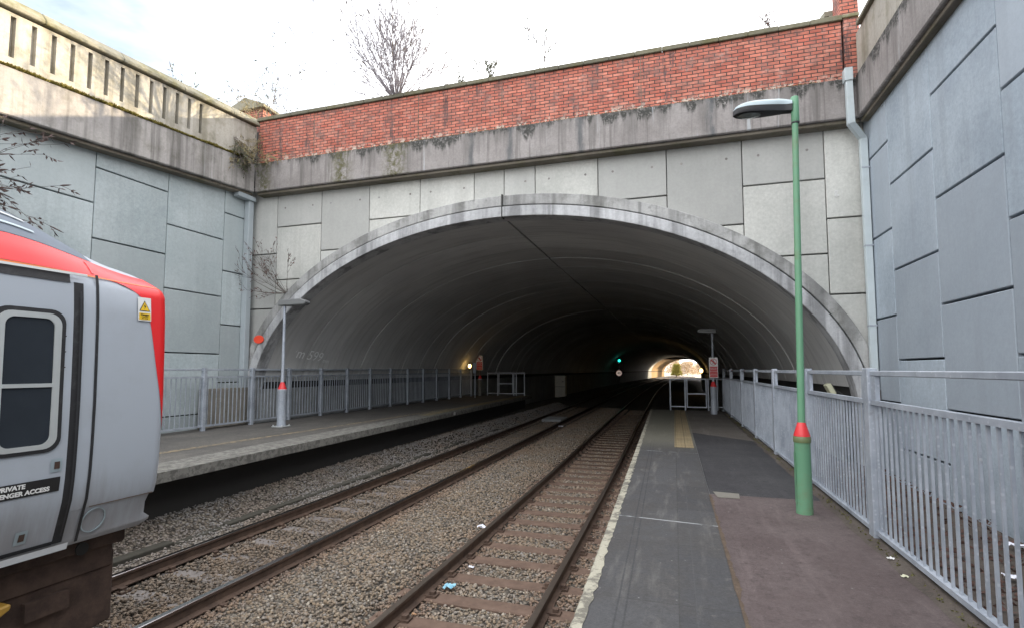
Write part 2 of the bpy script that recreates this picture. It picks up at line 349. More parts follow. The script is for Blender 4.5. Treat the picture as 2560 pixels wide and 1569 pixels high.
def gravel():
    t = NT('ballast_bed'); x, y, z = t.xyz()
    v = t.n.new('ShaderNodeTexVoronoi'); v.inputs['Scale'].default_value = 22; t.L(t.pos, v.inputs['Vector'])
    h = t.n.new('ShaderNodeSeparateColor'); t.L(v.outputs['Color'], h.inputs[0])
    c = t.cramp(h.outputs[0], [(.0, (.08,.07,.06)), (.45, (.22,.18,.14)), (.8, (.30,.26,.21)), (1., (.42,.38,.32))])
    c = t.mix(t.math('MULTIPLY', t.ramp(t.noise(.9, 4, .6), .45, .7), .45), c, (.11,.08,.06))
    c = t.val(c, t.ramp(v.outputs['Distance'], 1.1, -.1)); t.bump(v.outputs['Distance'], 1.0, -.035)  # gaps between stones darkened in the colour, shade painted in
    return t.fin(c, .9)
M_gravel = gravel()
def stone():
    t = NT('ballast_stone'); r = t.geo.outputs['Random Per Island']
    c = t.cramp(r, [(.0, (.16,.13,.105)), (.3, (.22,.175,.13)), (.55, (.27,.21,.145)), (.8, (.235,.215,.195)), (.96, (.30,.26,.21)), (1., (.46,.41,.34))])
    x_ = t.xyz()[0]
    for xr in (-2.9525, -1.4475, -4.9575): c = t.mix(t.math('MULTIPLY', t.ramp(t.math('ABSOLUTE', t.math('SUBTRACT', x_, xr)), .5, .1), .55), c, (.19,.11,.075))
    inl = t.math('MULTIPLY', t.ramp(x_, -6.7, -6.5), t.ramp(x_, -4.7, -4.9)); c = t.mix(t.math('MULTIPLY', inl, .5), c, (.12,.095,.078))
    c = t.mix(t.math('MULTIPLY', t.ramp(x_, -6.6, -7.0), .6), c, (.23,.23,.235))
    c = t.mix(t.math('MULTIPLY', t.ramp(t.noise(.8, 4, .6), .42, .7), .5), c, (.28,.195,.13))
    c = t.val(c, t.math('MULTIPLY_ADD', t.noise(70, 3, .7), .7, .65)); return t.fin(c, .9)
M_stone = stone()
def skirt_grime():
    t = NT('silver_paint_with_road_grime'); z = t.xyz()[2]
    c = t.mix(t.math('MULTIPLY', t.ramp(t.noise(2, 6, .7), .45, .75), .3), (.385,.42,.465), (.31,.325,.34))
    e = t.math('ADD', z, t.math('MULTIPLY', t.math('SUBTRACT', t.noise(1., 6, .7, t.vmul(t.pos, (1, 4.5, .5))), .5), 1.1))
    c = t.mix(t.math('MULTIPLY', t.ramp(e, 1.75, 1.15), .55), c, (.17,.145,.125))
    return t.fin(c, .42)
def rust(name, c1, c2, rough=.75): 
    t = NT(name); c = t.mix(t.ramp(t.noise(6, 6, .7), .3, .7), c1, c2); t.bump(t.noise(60, 4, .7), .3, .004); return t.fin(c, rough)
M_railside = rust('rusty_rail_web', (.06,.038,.028), (.11,.07,.05)); M_railtop = plain('rail_head', (.26,.215,.18), .30, .8, .2, 12)
M_railtop2 = plain('worn_rail_head', (.46,.45,.45), .22, 1., .15, 12)
M_sleeper = rust('rust_stained_timber', (.105,.068,.050), (.155,.102,.076), .85); M_sleeper_c = concrete('sleeper_concrete', (.15,.13,.12), (.20,.18,.17), stain=.5)
M_void = plain('deep_shade_black', (.03,.028,.026), .95); M_ground = tarmac('dirt_ground', (.06,.048,.04), (.09,.075,.062), .1)  # M_void: shade under the platform and in recesses put into near-black colour
M_green = plain('green_paint', (.12,.28,.165), .5, 0, .14, 3, .7, (.15,.185,.10)); M_redp = plain('red_paint', (.62,.035,.04), .4, 0, .1, 5)
M_olive = plain('olive_band', (.13,.16,.07), .5); M_lampgrey = plain('lantern_grey', (.33,.40,.43), .4, .2, .15, 6, .3, (.2,.2,.17)); M_dark = plain('dark_plastic', (.03,.03,.033), .45)
M_lens = plain('lamp_lens', (.16,.18,.17), .12, 0, .2, 20, spec=.8); M_cream = plain('cream_seal', (.5,.5,.36), .6)
M_pipe = plain('pale_blue_pipe', (.47,.53,.55), .5, 0, .1, 4, .35, (.28,.31,.30)); M_pipe_left = plain('grey_blue_pipe', (.34,.38,.40), .5, 0, .1, 4, .3, (.2,.22,.22))
M_white = plain('white_enamel', (.74,.74,.72), .4, 0, .06, 8, .2, (.45,.43,.4)); M_signred = plain('sign_red', (.55,.06,.065), .45, 0, .08, 8); M_black = plain('black_print', (.015,.015,.015), .5)
M_tin = concrete('cabinet_paint', (.60,.57,.47), (.68,.65,.55), stain=.3)
# ------------------------------------------------------------------ setting: tunnel axis and track axis
def spline(tab):
    Y = [a for a, b in tab]; V = [b for a, b in tab]
    m = np.gradient(np.array(V), np.array(Y))
    def f(y):
        if y <= Y[0]: return V[0]
        if y >= Y[-1]: return V[-1]+m[-1]*(y-Y[-1])
        i = int(np.searchsorted(Y, y))-1; i = max(0, i); h = Y[i+1]-Y[i]; s = (y-Y[i])/h
        return (2*s**3-3*s*s+1)*V[i]+(s**3-2*s*s+s)*h*m[i]+(-2*s**3+3*s*s)*V[i+1]+(s**3-s*s)*h*m[i+1]
    return f
TC = spline([(-50,0),(12,0),(30,0),(50,.05),(75,.5),(100,1.3),(134,3.0),(165,5.1),(198,7.9)])       # tunnel axis offset
RC = spline([(-50,0),(0,0),(8,0),(30,-.3),(67,-.55),(100,-.1),(134,1.1),(165,3.2),(198,6.2),(225,9)])   # track axis offset
XC = -4.02
def ell(a, b, n, z0=1.6, lo=0.): return [(a*math.cos(u), z0+b*math.sin(u)) for u in np.linspace(lo, math.pi-lo, n)]
Ys = list(np.arange(-30, 40, 2.))+list(np.arange(40, 203, 4.))+[203, 210, 225]
# ground to the horizon (well below the ballast), rising slightly beyond the far mouth
struct(MB().add([(-900,-900,-.62),(900,-900,-.62),(900,1500,-.62),(-900,1500,-.62)], [(0,1,2,3)]).build('ground', M_ground))
# ballast bed under both tracks
rows = []
for y in Ys:
    c = RC(y); row = []
    for x, z in ((-11.6,-.3),(-8.3,.26),(-7.7,.22),(-7.3,.03),(-6.75,-.07),(-6.1,-.13),(-5.3,-.13),(-4.7,-.07),(-4.3,-.07),(-3.6,-.10),(-3.2,-.16),(-2.6,-.195),(-1.8,-.195),(-1.3,-.18),(-.9,-.16),(-.5,-.2),(3.6,-.45)):
        row.append((x+c, y, z+.02*mnoise.noise(Vector((x*.8, y*.5, 0)))))
    rows.append(row)
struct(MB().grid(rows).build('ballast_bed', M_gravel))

# ------------------------------------------------------------------ platforms
def er(y): return -.62-.016*y            # right platform edge
def elft(y): return -7.38-.033*max(0, y-6)  # left platform edge
def strip(f0, f1, ys, z, mat, name, parent=None, thick=None):
    m = MB()
    if thick is None: m.grid([[(f0(y), y, z), (f1(y), y, z)] for y in ys])
    else:
        for a, b in zip(ys[:-1], ys[1:]):
            pass
        rows = [[(f0(y), y, z-thick), (f0(y), y, z), (f1(y), y, z), (f1(y), y, z-thick), (f0(y), y, z-thick)] for y in ys]
        m.grid(rows); n = len(m.v); m.add(rows[0][:4], [(0,1,2,3)]); m.add(rows[-1][:4], [(3,2,1,0)])
    return m.build(name, mat, parent)
YR = list(np.arange(-24, 22.3, 1.0))+[22.35]
YL = list(np.arange(-24, 30.2, 1.0))+[30.3]
pr = bpy.data.objects.new('platform', None); COL.objects.link(pr); struct(pr); pr['label'] = 'near railway platform on the right with pale worn edge'
cst = lambda v: (lambda y: v)
strip(lambda y: er(y)+.28, cst(1.98), YR, .905, M_base, 'support_wall', pr, 1.4)
strip(lambda y: er(y)+.012, cst(.41), YR, .913, M_slab, 'edge_slabs', pr, .14)
m = MB(); yy = list(np.arange(-2, 22.4, .05)); rws = []
for y in yy:
    w = .088+.014*mnoise.noise(Vector((0, y*1.3, 0)))+.030*mnoise.noise(Vector((5, y*9, 0))); e = er(y)+.010*mnoise.noise(Vector((9, y*8, 0)))
    rws.append([(e, y, .78), (e, y, .905), (e+.012, y, .919), (e+w, y, .919)])
m.grid(rws); m.build('white_edge_line', M_edge, pr)
strip(cst(.412), cst(1.76), [-24, 0, 4, 7.46], .916, M_tar_old, 'old_tarmac', pr)
m = MB(); m.add([(.412,7.46,.9165),(1.76,7.46,.9165),(1.76,13.1,.9165),(.412,14.5,.9165)], [(0,1,2,3)]); m.build('dark_tarmac_patch', M_tar_new, pr)
m = MB(); m.add([(.412,14.5,.916),(1.76,13.1,.916),(1.76,22.35,.916),(.412,22.35,.916)], [(0,1,2,3)]); m.build('grey_tarmac', M_tar_far, pr)
strip(cst(-.03), cst(.36), [11.65, 17, 22.3], .921, M_tactile, 'tactile_strip', pr)
m = MB(); rws = []
for y in np.arange(2.6, 7.4, .04):
    w = max(.004, .018+.035*mnoise.noise(Vector((2, y*1.9, 0)))+.02*mnoise.noise(Vector((7, y*11, 0)))); rws.append([(.405-.3*w, y, .9195), (.412+w, y, .9195)])
m.grid(rws).build('dirt_seam', tarmac('brown_seam_dirt', (.075,.052,.036), (.105,.075,.052), .05, 6), pr)
MB().add([(.50,7.28,.921),(.76,7.28,.921),(.78,7.56,.921),(.46,7.60,.921)], [(0,1,2,3)]).build('access_cover', plain('cover_concrete', (.17,.16,.135), .85, 0, .25, 14), pr)
m = MB(); yy = list(np.arange(-2, 22, .2)); m.grid([[(1.70+.05*mnoise.noise(Vector((3,y*2.3,1))), y, .917), (1.80, y, .945+.02*mnoise.noise(Vector((1,y*4,0)))), (1.90, y, .95), (1.98, y, .93)] for y in yy]); m.build('fence_kerb', M_ground, pr)
strip(cst(1.96), cst(3.6), YR+[26], .66, M_ground, 'verge', pr)

pl = bpy.data.objects.new('platform', None); COL.objects.link(pl); struct(pl); pl['label'] = 'far railway platform on the left with overhanging coping'
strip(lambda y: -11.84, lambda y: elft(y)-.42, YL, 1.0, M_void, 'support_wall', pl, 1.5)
strip(lambda y: elft(y)-.75, elft, YL, 1.013, M_edge_left, 'coping_slabs', pl, .16)
strip(cst(-11.84), lambda y: elft(y)-.752, YL, 1.012, M_tar_left, 'tarmac_surface', pl, .05)
M_yline = worn_edge('faded_yellow_line', (.25,.20,.125), (.105,.098,.085), .5)
strip(lambda y: -9.1+.062*max(0, y-7.5)-.001*max(0, y-7.5)**2-.09, lambda y: -9.1+.062*max(0, y-7.5)-.001*max(0, y-7.5)**2+.09, [y for y in YL if y < 20], 1.0165, M_yline, 'yellow_line', pl)
M_litln = worn_edge('lamp_tinted_coping', (.28,.23,.12), (.17,.15,.11), .5)  # warm lamp light put into the worn coping colour
strip(lambda y: elft(y)-.62, lambda y: elft(y)-.2, [y for y in YL if y > 15.5], 1.017, M_litln, 'worn_lamp_tinted_strip', pl)

# ------------------------------------------------------------------ railway tracks
RAIL = [(-.07,-.159),(.07,-.159),(.07,-.148),(.012,-.13),(.010,-.05),(.035,-.036),(.036,-.006),(.03,0),(-.03,0),(-.036,-.006),(-.035,-.036),(-.010,-.05),(-.012,-.13),(-.07,-.148)]
RY = list(np.arange(-12, 40, 2.))+list(np.arange(40, 226, 3.))
def rail_mesh(x0, z0, par, top):
    m = MB(); n = len(RAIL); b = 0
    for y in RY: m.v += [(x0+RC(y)+px, y, z0+pz) for px, pz in RAIL]
    for i in range(len(RY)-1):
        for k in range(n):
            m.f.append((i*n+k, i*n+(k+1) % n, (i+1)*n+(k+1) % n, (i+1)*n+k)); m.m.append(1 if k in (6,7,8) else 0)
    return m.build('rail', [M_railside, top], par)
def sleeper_mesh(L, w, h, mat, name='sleeper'):
    m = MB().box(-L/2, L/2, -w/2, w/2, -h, 0); return m
def track(x0, z0, label, top, smat, y0, n, sp, ztop, width):
    t = thing('railway_track', label, 'railway track', (x0, 0, z0), None)
    rail_mesh(x0-.7525, z0, t, top); rail_mesh(x0+.7525, z0, t, top)
    proto = None
    for i in range(n):
        y = y0+sp*i
        if proto is None:
            proto = o = sleeper_mesh(2.5, width, .15, smat).build('sleeper', smat, None, .012); o.parent = t
            for sx in (-.7525, .7525):
                m = MB().box(sx-.16, sx+.16, -.06, .06, .001, .025)
                for d in (-.1, .1): m.box(sx+d-.03, sx+d+.03, -.035, .035, .0, .062)
                c = m.build('rail_chair', M_railside); c.parent = proto
        else:
            o = copy_tree(proto, t)
        o.location = (RC(y)+random.uniform(-.03,.03), y+random.uniform(-.015,.015), ztop+random.uniform(-.008,.004)); o.rotation_euler = (0, 0, random.uniform(-.012,.012))
    return t
track(-2.20, 0, 'nearer railway track with rust-brown timber sleepers beside the right platform', M_railtop, M_sleeper, 2.26+.33, 46, .657, -.16, .24)
track(-5.71, .10, 'farther railway track with half-buried concrete sleepers beside the left platform', M_railtop2, M_sleeper_c, 2.76, 44, .66, -.203, .26)

# loose ballast stones (real stones, one countless mass)
def stones(n, region, zf, smin, smax, seed):
    g = np.random.default_rng(seed); t = (1+5**.5)/2
    ico = np.array([(-1,t,0),(1,t,0),(-1,-t,0),(1,-t,0),(0,-1,t),(0,1,t),(0,-1,-t),(0,1,-t),(t,0,-1),(t,0,1),(-t,0,-1),(-t,0,1)], float)/1.9
    fi = np.array([(0,11,5),(0,5,1),(0,1,7),(0,7,10),(0,10,11),(1,5,9),(5,11,4),(11,10,2),(10,7,6),(7,1,8),(3,9,4),(3,4,2),(3,2,6),(3,6,8),(3,8,9),(4,9,5),(2,4,11),(6,2,10),(8,6,7),(9,8,1)])
    x, y = region(g, n); n = len(x)
    s = g.uniform(smin, smax, n)*g.uniform(.75, 1.25, n)*(1+np.maximum(0, y-8)*.018)
    V = ico[None]*(1+g.uniform(-.42, .42, (n,12,1)))*np.stack([g.uniform(.8,1.3,n), g.uniform(.7,1.1,n), g.uniform(.55,.95,n)], 1)[:,None,:]*s[:,None,None]
    A = g.uniform(0, 6.283, n); B = g.uniform(-.6, .6, n)
    ca, sa, cb, sb = np.cos(A), np.sin(A), np.cos(B), np.sin(B)
    X = V[:,:,0]*cb[:,None]+V[:,:,2]*sb[:,None]; Z = -V[:,:,0]*sb[:,None]+V[:,:,2]*cb[:,None]
    X2 = X*ca[:,None]-V[:,:,1]*sa[:,None]; Y2 = X*sa[:,None]+V[:,:,1]*ca[:,None]
    P = np.stack([X2+x[:,None], Y2+y[:,None], Z+zf(x, y, g)[:,None]], 2).reshape(-1, 3)
    Fc = (fi[None]+12*np.arange(n)[:,None,None]).reshape(-1, 3)
    me = bpy.data.meshes.new('ballast_stones'); me.vertices.add(len(P)); me.vertices.foreach_set('co', P.ravel())
    me.loops.add(len(Fc)*3); me.loops.foreach_set('vertex_index', Fc.ravel().astype(np.int32))
    me.polygons.add(len(Fc)); me.polygons.foreach_set('loop_start', np.arange(0, len(Fc)*3, 3, dtype=np.int32)); me.polygons.foreach_set('loop_total', np.full(len(Fc), 3, np.int32))
    me.update(calc_edges=True); me.materials.append(M_stone)
    o = bpy.data.objects.new('ballast_stones', me); COL.objects.link(o); return o
ZX = [-11.6,-8.3,-7.7,-7.3,-6.75,-6.1,-5.3,-4.7,-4.3,-3.6,-3.2,-2.6,-1.8,-1.3,-.9,-.5]; ZZ = [-.3,.26,.22,.03,-.07,-.10,-.10,-.07,-.07,-.10,-.16,-.195,-.195,-.18,-.16,-.2]
def reg(g, n):
    x = g.uniform(-8.0, -.72, n); y = 2.2+(g.uniform(0, 1, n)**1.7)*34
    keep = np.ones(n, bool)
    for r in (-2.9525, -1.4475, -6.4625, -4.9575): keep &= np.abs(x-r) > .085
    # leave the sleepers of the nearer track mostly clear, and patches of the farther one
    ph = np.abs((y-2.59+.3285) % .657-.3285); inR = (x > -3.3) & (x < -1.0); keep &= ~(inR & (ph < .125) & (g.uniform(0,1,n) < .955))
    ph2 = np.abs((y-2.76+.33) % .66-.33); inL = (x > -6.3) & (x < -5.9); keep &= ~(inL & (ph2 < .11) & (g.uniform(0,1,n) < .85))
    dirt = (x < -6.75) & (g.uniform(0,1,n) < .35); keep &= ~dirt
    return x[keep], y[keep]
def zf(x, y, g): return np.interp(x, ZX, ZZ)+g.uniform(-.008, .022, len(x))
tag(stones(150000, reg, zf, .011, .023, 3), 'loose grey and brown ballast stones around both tracks', 'ballast', kind='stuff')

# ------------------------------------------------------------------ panelled walls
def panel(m, u0, u1, z0, z1, face, depth, ax, sgn, g=.009, gz=.016, arch=None):
    """a precast facing panel in the plane (axis ax = face); arch(u) cuts its lower edge"""
    u0 += g; u1 -= g; z0 += gz; z1 -= gz
    us = [u0, u1] if arch is None else list(np.linspace(u0, u1, 15))
    low = [z0 if arch is None else max(z0, arch(u)) for u in us]
    run = []; runs = []
    for u, l in zip(us, low):
        if l < z1-.02: run.append((u, l))
        else:
            if len(run) > 1: runs.append(run)
            run = []
    if len(run) > 1: runs.append(run)
    for r in runs:
        pts = r+[(r[-1][0], z1), (r[0][0], z1)]
        if ax == 1: m.prism(pts, face, face+depth, 1)
        else: m.prism(pts, face, face+sgn*depth, 0)
def outer_arch(u):
    d = (u-XC)/8.0
    return -5 if abs(d) >= 1 else 1.6+5.22*math.sqrt(1-d*d)
# --- tunnel (portal wall, arch ring, vault, abutments)
tun = thing('railway_tunnel', 'wide concrete arched railway tunnel with panelled portal wall', 'tunnel', (XC, 12.2, 0))
cols = [-11.88,-10.97,-9.45,-7.9,-6.36,-4.82,-4.01,-3.2,-1.65,-.08,1.52,3.12,3.9]
hz = [[5.9,4.3,2.7],[6.67,5.12,3.55],[5.88],[6.63],[],[],[],[],[6.52],[5.72],[6.56,4.96],[5.7,4.1,2.6]]
m = MB()
for i in range(12):
    zs = [7.95]+hz[i]+[-.6]
    for a, b in zip(zs[:-1], zs[1:]):
        g = .016 if i in (5,) else .009
        panel(m, cols[i], cols[i+1], b, a, 12.2, .15, 1, 1, arch=outer_arch)
m.build('portal_panels', M_panel_portal, tun, .008)
for x_ in (-10.7,-9.75,-9.15,-8.2,-7.6,-6.65,-6.05,-5.1,-3.45,-2.85,-1.95,-1.3,-.4,.25,1.2,1.85,2.8):
    MB().tube([(x_, 12.196, 7.22), (x_, 12.199, 7.22)], .028, 10).build('tie_hole', M_fascia, tun)
N = 73
m = MB()                                     # dark backing right behind the panels
eo = ell(8.0, 5.22, N)
bk = [(-12.4,-.6),(-12.4,9.7),(4.6,9.7),(4.6,-.6),(XC+8.0,-.6)]+[(XC+x, z) for x, z in eo]+[(XC-8.0,-.6)]
m.prism(bk, 12.31, 12.5, 1); m.build('portal_backing', M_joint, tun)
def ringband(a0, b0, a1, b1, y0, y1, nm, mat, lo=-.35):
    m = MB(); I = ell(a0, b0, N, lo=0); O_ = ell(a1, b1, N, lo=0)
    I = [(a0, -.5)]+I+[(-a0, -.5)]; O_ = [(a1, -.5)]+O_+[(-a1, -.5)]
    rows = []
    for (xi, zi), (xo, zo) in zip(I, O_):
        rows.append([(XC+xi, y1, zi), (XC+xi, y0, zi), (XC+xo, y0, zo), (XC+xo, y1, zo)])
    m.grid(rows); return m.build(nm, mat, tun, .012)
ringband(7.54, 4.72, 7.785, 4.975, 12.02, 12.45, 'arch_ring', M_ring)
ringband(7.822, 5.012, 8.05, 5.27, 12.07, 12.45, 'arch_outer_ring', M_ring_out)
ringband(7.785, 4.975, 7.822, 5.012, 12.17, 12.45, 'arch_ring_groove', M_joint)
MB().box(XC-.015+.01, XC+.025, 12.015, 12.2, 6.30, 6.885).build('crown_joint', M_joint, tun)
# vault of precast half-units, staggered left against right, each a hair out of line with the next
def vault(a, b, dy, y0, y1, side, nm, mat):
    m = MB(); y = y0; k = 0; g = random.Random(11+side)
    u0 = .125; us = np.linspace(u0, math.pi/2-.004, 30)
    while y < y1:
        ye = min(y+dy, y1); da = g.uniform(-.014, .018)
        sub = [y+.016, (y+ye)/2, ye-.016]
        rows = []
        for yy in sub:
            c = TC(yy); rows.append([(XC+c+side*(a+da)*math.cos(u), yy, 1.6+(b+da)*math.sin(u)) for u in us])
        rows2 = [[(p[0]+side*.05*math.cos(us[j]), p[1], p[2]+.05*math.sin(us[j])) for j, p in enumerate(r)] for r in rows]
        m.grid(rows); bA = len(m.v)
        # edges of the unit
        m.grid([rows[0], rows2[0]]); m.grid([rows[-1], rows2[-1]])
        m.grid([[r[-1] for r in rows], [r[-1] for r in rows2]])
        y = ye; k += 1
    return m.build(nm, mat, tun, smooth=True, angle=30)
vault(7.57, 4.75, 1.6, 12.45, 60, 1, 'vault', M_lining); vault(7.57, 4.75, 1.6, 11.65+.8, 60, -1, 'vault', M_lining)
def sweep(prof, y0, y1, nm, mat, step=2., off=TC, smooth=False):
    ys = list(np.arange(y0, y1, step))+[y1]
    m = MB().grid([[(XC+off(y)+x, y, z) for x, z in prof] for y in ys]); return m.build(nm, mat, tun, smooth=smooth)
def half(a_, b_, sgn, lo, hi): return [(sgn*a_*math.cos(u), 1.6+b_*math.sin(u)) for u in np.linspace(lo, hi, 33)]
H = math.pi/2
sweep(half(7.66, 4.84, -1, 0, H), 12.45, 162.5, 'vault_backing', M_joint, smooth=True); sweep(half(7.66, 4.84, 1, 0, H), 12.45, 162.5, 'vault_backing', M_joint, smooth=True)  # added dark shell, stops sky leaking through the unit joints
sweep(half(7.57, 4.75, -1, .12, H), 60, 162.5, 'far_vault', M_lining, smooth=True); sweep(half(7.57, 4.75, 1, .12, H), 60, 162.5, 'far_vault', M_lining, smooth=True)
# beyond the down-stand beam the right side of the vault is cut open for a stretch to let the sun in
M_warmvault = concrete('sun_gold_vault_concrete', (.30,.18,.07), (.36,.23,.10), stain=.35, streak=.3, scol=(.2,.17,.13))  # concrete tinted golden so its colour carries the sunlight
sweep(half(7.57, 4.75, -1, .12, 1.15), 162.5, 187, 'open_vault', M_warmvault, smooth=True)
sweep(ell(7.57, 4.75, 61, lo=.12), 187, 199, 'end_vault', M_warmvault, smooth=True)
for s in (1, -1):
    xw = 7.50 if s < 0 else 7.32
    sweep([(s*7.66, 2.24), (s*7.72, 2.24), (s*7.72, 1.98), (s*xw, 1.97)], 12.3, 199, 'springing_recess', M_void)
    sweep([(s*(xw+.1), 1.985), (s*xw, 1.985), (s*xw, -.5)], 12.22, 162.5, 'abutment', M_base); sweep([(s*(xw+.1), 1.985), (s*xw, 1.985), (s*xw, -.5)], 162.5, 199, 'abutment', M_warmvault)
# down-stand beam deep in the tunnel and far mouth
yb = 161.5; m = MB(); P_ = [(XC+TC(yb)+x, z) for x, z in ell(7.6, 4.78, 41) if z > 5.6]; m.prism(P_, yb, yb+1.2, 1); m.build('down_stand_beam', M_void, tun)
m = MB(); cx = XC+TC(199); far = [(-60,-.6),(-60,9.6),(14,9.6),(14,-.6),(cx+7.5,-.6)]+[(cx+x, z) for x, z in ell(7.5, 4.7, 41)]+[(cx-7.5,-.6)]
m.prism(far, 199, 199.5, 1); m.build('far_portal_wall', M_base, tun)
# chalked writing on the left haunch and white scrawl on a panel
M_chalk = plain('chalk', (.80,.81,.80), .9, 0, .2, 30); M_scrawl = plain('white_scrawl', (.62,.62,.6), .9)
text_mesh('57m 599', .46, M_chalk, basis((-11.205, 13.85, 3.02), (.05, 1, -.10), (.5, .05, 1)), 'chalk_marking', tun, .001)
text_mesh('mm', .2, M_chalk, basis((-11.29, 15.0, 2.84), (.045, 1, -.1), (.45, .04, 1)), 'chalk_marking', tun, .001)
text_mesh('g', .19, M_scrawl, basis((3.31, 12.192, 6.25), (1, 0, .1), (-.1, 0, 1)), 'white_scrawl', tun, .003, bold=.006)
# fascia beam and drip edge under the brick parapet
m = MB(); m.box(-11.5, 3.72, 11.85, 12.3, 7.66, 8.50); m.build('fascia_beam', M_fascia, tun, .02)
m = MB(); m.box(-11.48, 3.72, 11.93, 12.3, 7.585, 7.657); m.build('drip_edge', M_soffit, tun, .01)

# --- brick parapet on the portal
bp = thing('brick_parapet', 'long red brick parapet wall with moss-topped coping over the tunnel mouth', 'brick wall', (-4, 12, 8.5))
m = MB(); m.box(-11.5, 3.46, 11.93, 12.28, 8.503, 9.77); m.build('brickwork', M_brick, bp)
m = MB()
for i in range(25):
    x0 = -11.52+i*.6; m.box(x0+.002, min(x0+.598, 3.47), 11.865, 12.33, 9.773, 9.875+.012*random.random())
m.build('coping', M_coping_dark, bp, .012)
for x in (-9.55, -6.3, -3.98, -.6): MB().box(x-.006, x+.006, 11.924, 11.935, 8.51, 9.77).build('movement_joint', M_soffit, bp)
m = MB(); m.box(3.49, 3.74, 11.90, 12.3, 8.503, 9.80); m.build('end_pier', M_brick, bp, .004)
m = MB(); m.box(3.47, 3.78, 11.86, 12.34, 9.803, 9.88); m.build('end_pier_cap', M_coping, bp, .012)

# --- retaining walls
def sh(y): return .083*(y-5.9)
lw = thing('retaining_wall', 'left concrete retaining wall with slotted sunlit parapet', 'retaining wall', (-11.85, 0, 0))
m = MB(); cy = [-30+1.69*0]; ccols = [12.2,11.18,9.49,7.80,6.11]
while ccols[-1] > -9: ccols.append(ccols[-1]-1.69)
for i in range(len(ccols)-1):
    zs = [[6.90,5.27,3.78,2.2],[6.12,4.54,2.97,1.4],[6.91,5.36,3.78,2.2]][0 if i == 0 else (1 if i % 2 else 2)]
    zs = [9.0 if i < 6 else 8.0]+zs+[.2]
    zs[0] = 7.9+sh(ccols[i]) if ccols[i] > -4 else 7.0
    for a, b in zip(zs[:-1], zs[1:]): panel(m, ccols[i+1], ccols[i], b, a, -11.85, .15, 0, -1)
m.build('facing_panels', M_panel_left, lw, .008)
MB().box(-12.5, -11.97, -10, 12.3, -.6, 8.3).build('wall_core', M_joint, lw)
Y0, Y1 = -10., 11.93
def sbox(m, x0, x1, y0, y1, z0, z1): 
    n = MB().box(x0, x1, y0, y1, z0, z1).xf(lambda x, y, z: (x, y, z+sh(y))); m.v, b = m.v+n.v, len(m.v); m.f += [tuple(i+b for i in f) for f in n.f]; m.m += n.m
m = MB(); sbox(m, -12.2, -11.5, Y0, 11.85, 7.155, 8.06); m.build('fascia_beam', M_fascia_left, lw, .02)
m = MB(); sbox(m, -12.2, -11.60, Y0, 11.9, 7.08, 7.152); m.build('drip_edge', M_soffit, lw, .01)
m = MB(); F0, F1 = -11.66, -11.56
sbox(m, -11.95, F0-.002, Y0, Y1, 8.063, 9.14)
ys = [6.05+.333*i for i in range(-24, 13)]
sbox(m, F0, F1, Y0, Y1, 8.063, 8.27); sbox(m, F0, F1, Y0, Y1, 9.05, 9.115)
pv = Y0
for y in ys: sbox(m, F0, F1, pv, y-.043, 8.271, 9.049); pv = y+.043
sbox(m, F0, F1, pv, Y1, 8.271, 9.049)
m.build('slotted_parapet', M_parapet, lw)
m = MB()
yy = Y0
while yy < 11.9:
    ye = min(yy+1.5, 11.95); n = MB().prism([(-12.05,9.143),(-11.45,9.143),(-11.45,9.22),(-11.60,9.40),(-12.05,9.46)], yy+.004, ye-.004, 1).xf(lambda x, y, z: (x, y, z+sh(y)))
    b = len(m.v); m.v += n.v; m.f += [tuple(i+b for i in f) for f in n.f]; m.m += n.m; yy = ye
m.build('coping', M_coping, lw, .015)
m = MB(); m.box(-11.83, -11.60, 10.55, 12.0, 1.02, 2.05); m.build('stained_base_block', concrete('brown_stained_concrete', (.20,.185,.155), (.27,.25,.215), streak=.6, scol=(.08,.07,.05)), lw, .02)

rw = thing('retaining_wall', 'right blue-grey concrete retaining wall rising out of the picture', 'retaining wall', (3.85, 0, 0))
m = MB(); ccols = [12.2,11.0,9.34,7.60]
while ccols[-1] > -9: ccols.append(ccols[-1]-1.67)
for i in range(len(ccols)-1):
    zs = [[6.77,5.13,3.53,1.95],[5.93,4.34,2.72,1.15],[6.76,5.14,3.52,1.95]][0 if i == 0 else (1 if i % 2 else 2)]
    zs = [8.2]+zs+[-.3]
    for a, b in zip(zs[:-1], zs[1:]): panel(m, ccols[i+1], ccols[i], b, a, 3.85, .15, 0, 1, gz=.017)
m.build('facing_panels', M_panel_right, rw, .01)
MB().box(3.975, 4.6, -10, 12.3, -.6, 8.3).build('wall_core', M_joint, rw)
MB().box(3.65, 4.2, -10, 11.84, 7.63, 8.52).build('fascia_beam', M_fascia, rw, .02)
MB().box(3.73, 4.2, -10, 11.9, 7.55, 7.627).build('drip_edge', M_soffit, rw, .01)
MB().box(3.70, 4.1, -10, 11.88, 8.523, 9.42).build('parapet', M_parapet, rw, .01)
MB().prism([(3.62,9.423),(4.16,9.423),(4.16,9.66),(3.72,9.6),(3.62,9.5)], -10, 11.6, 1).build('coping', M_coping, rw, .012)

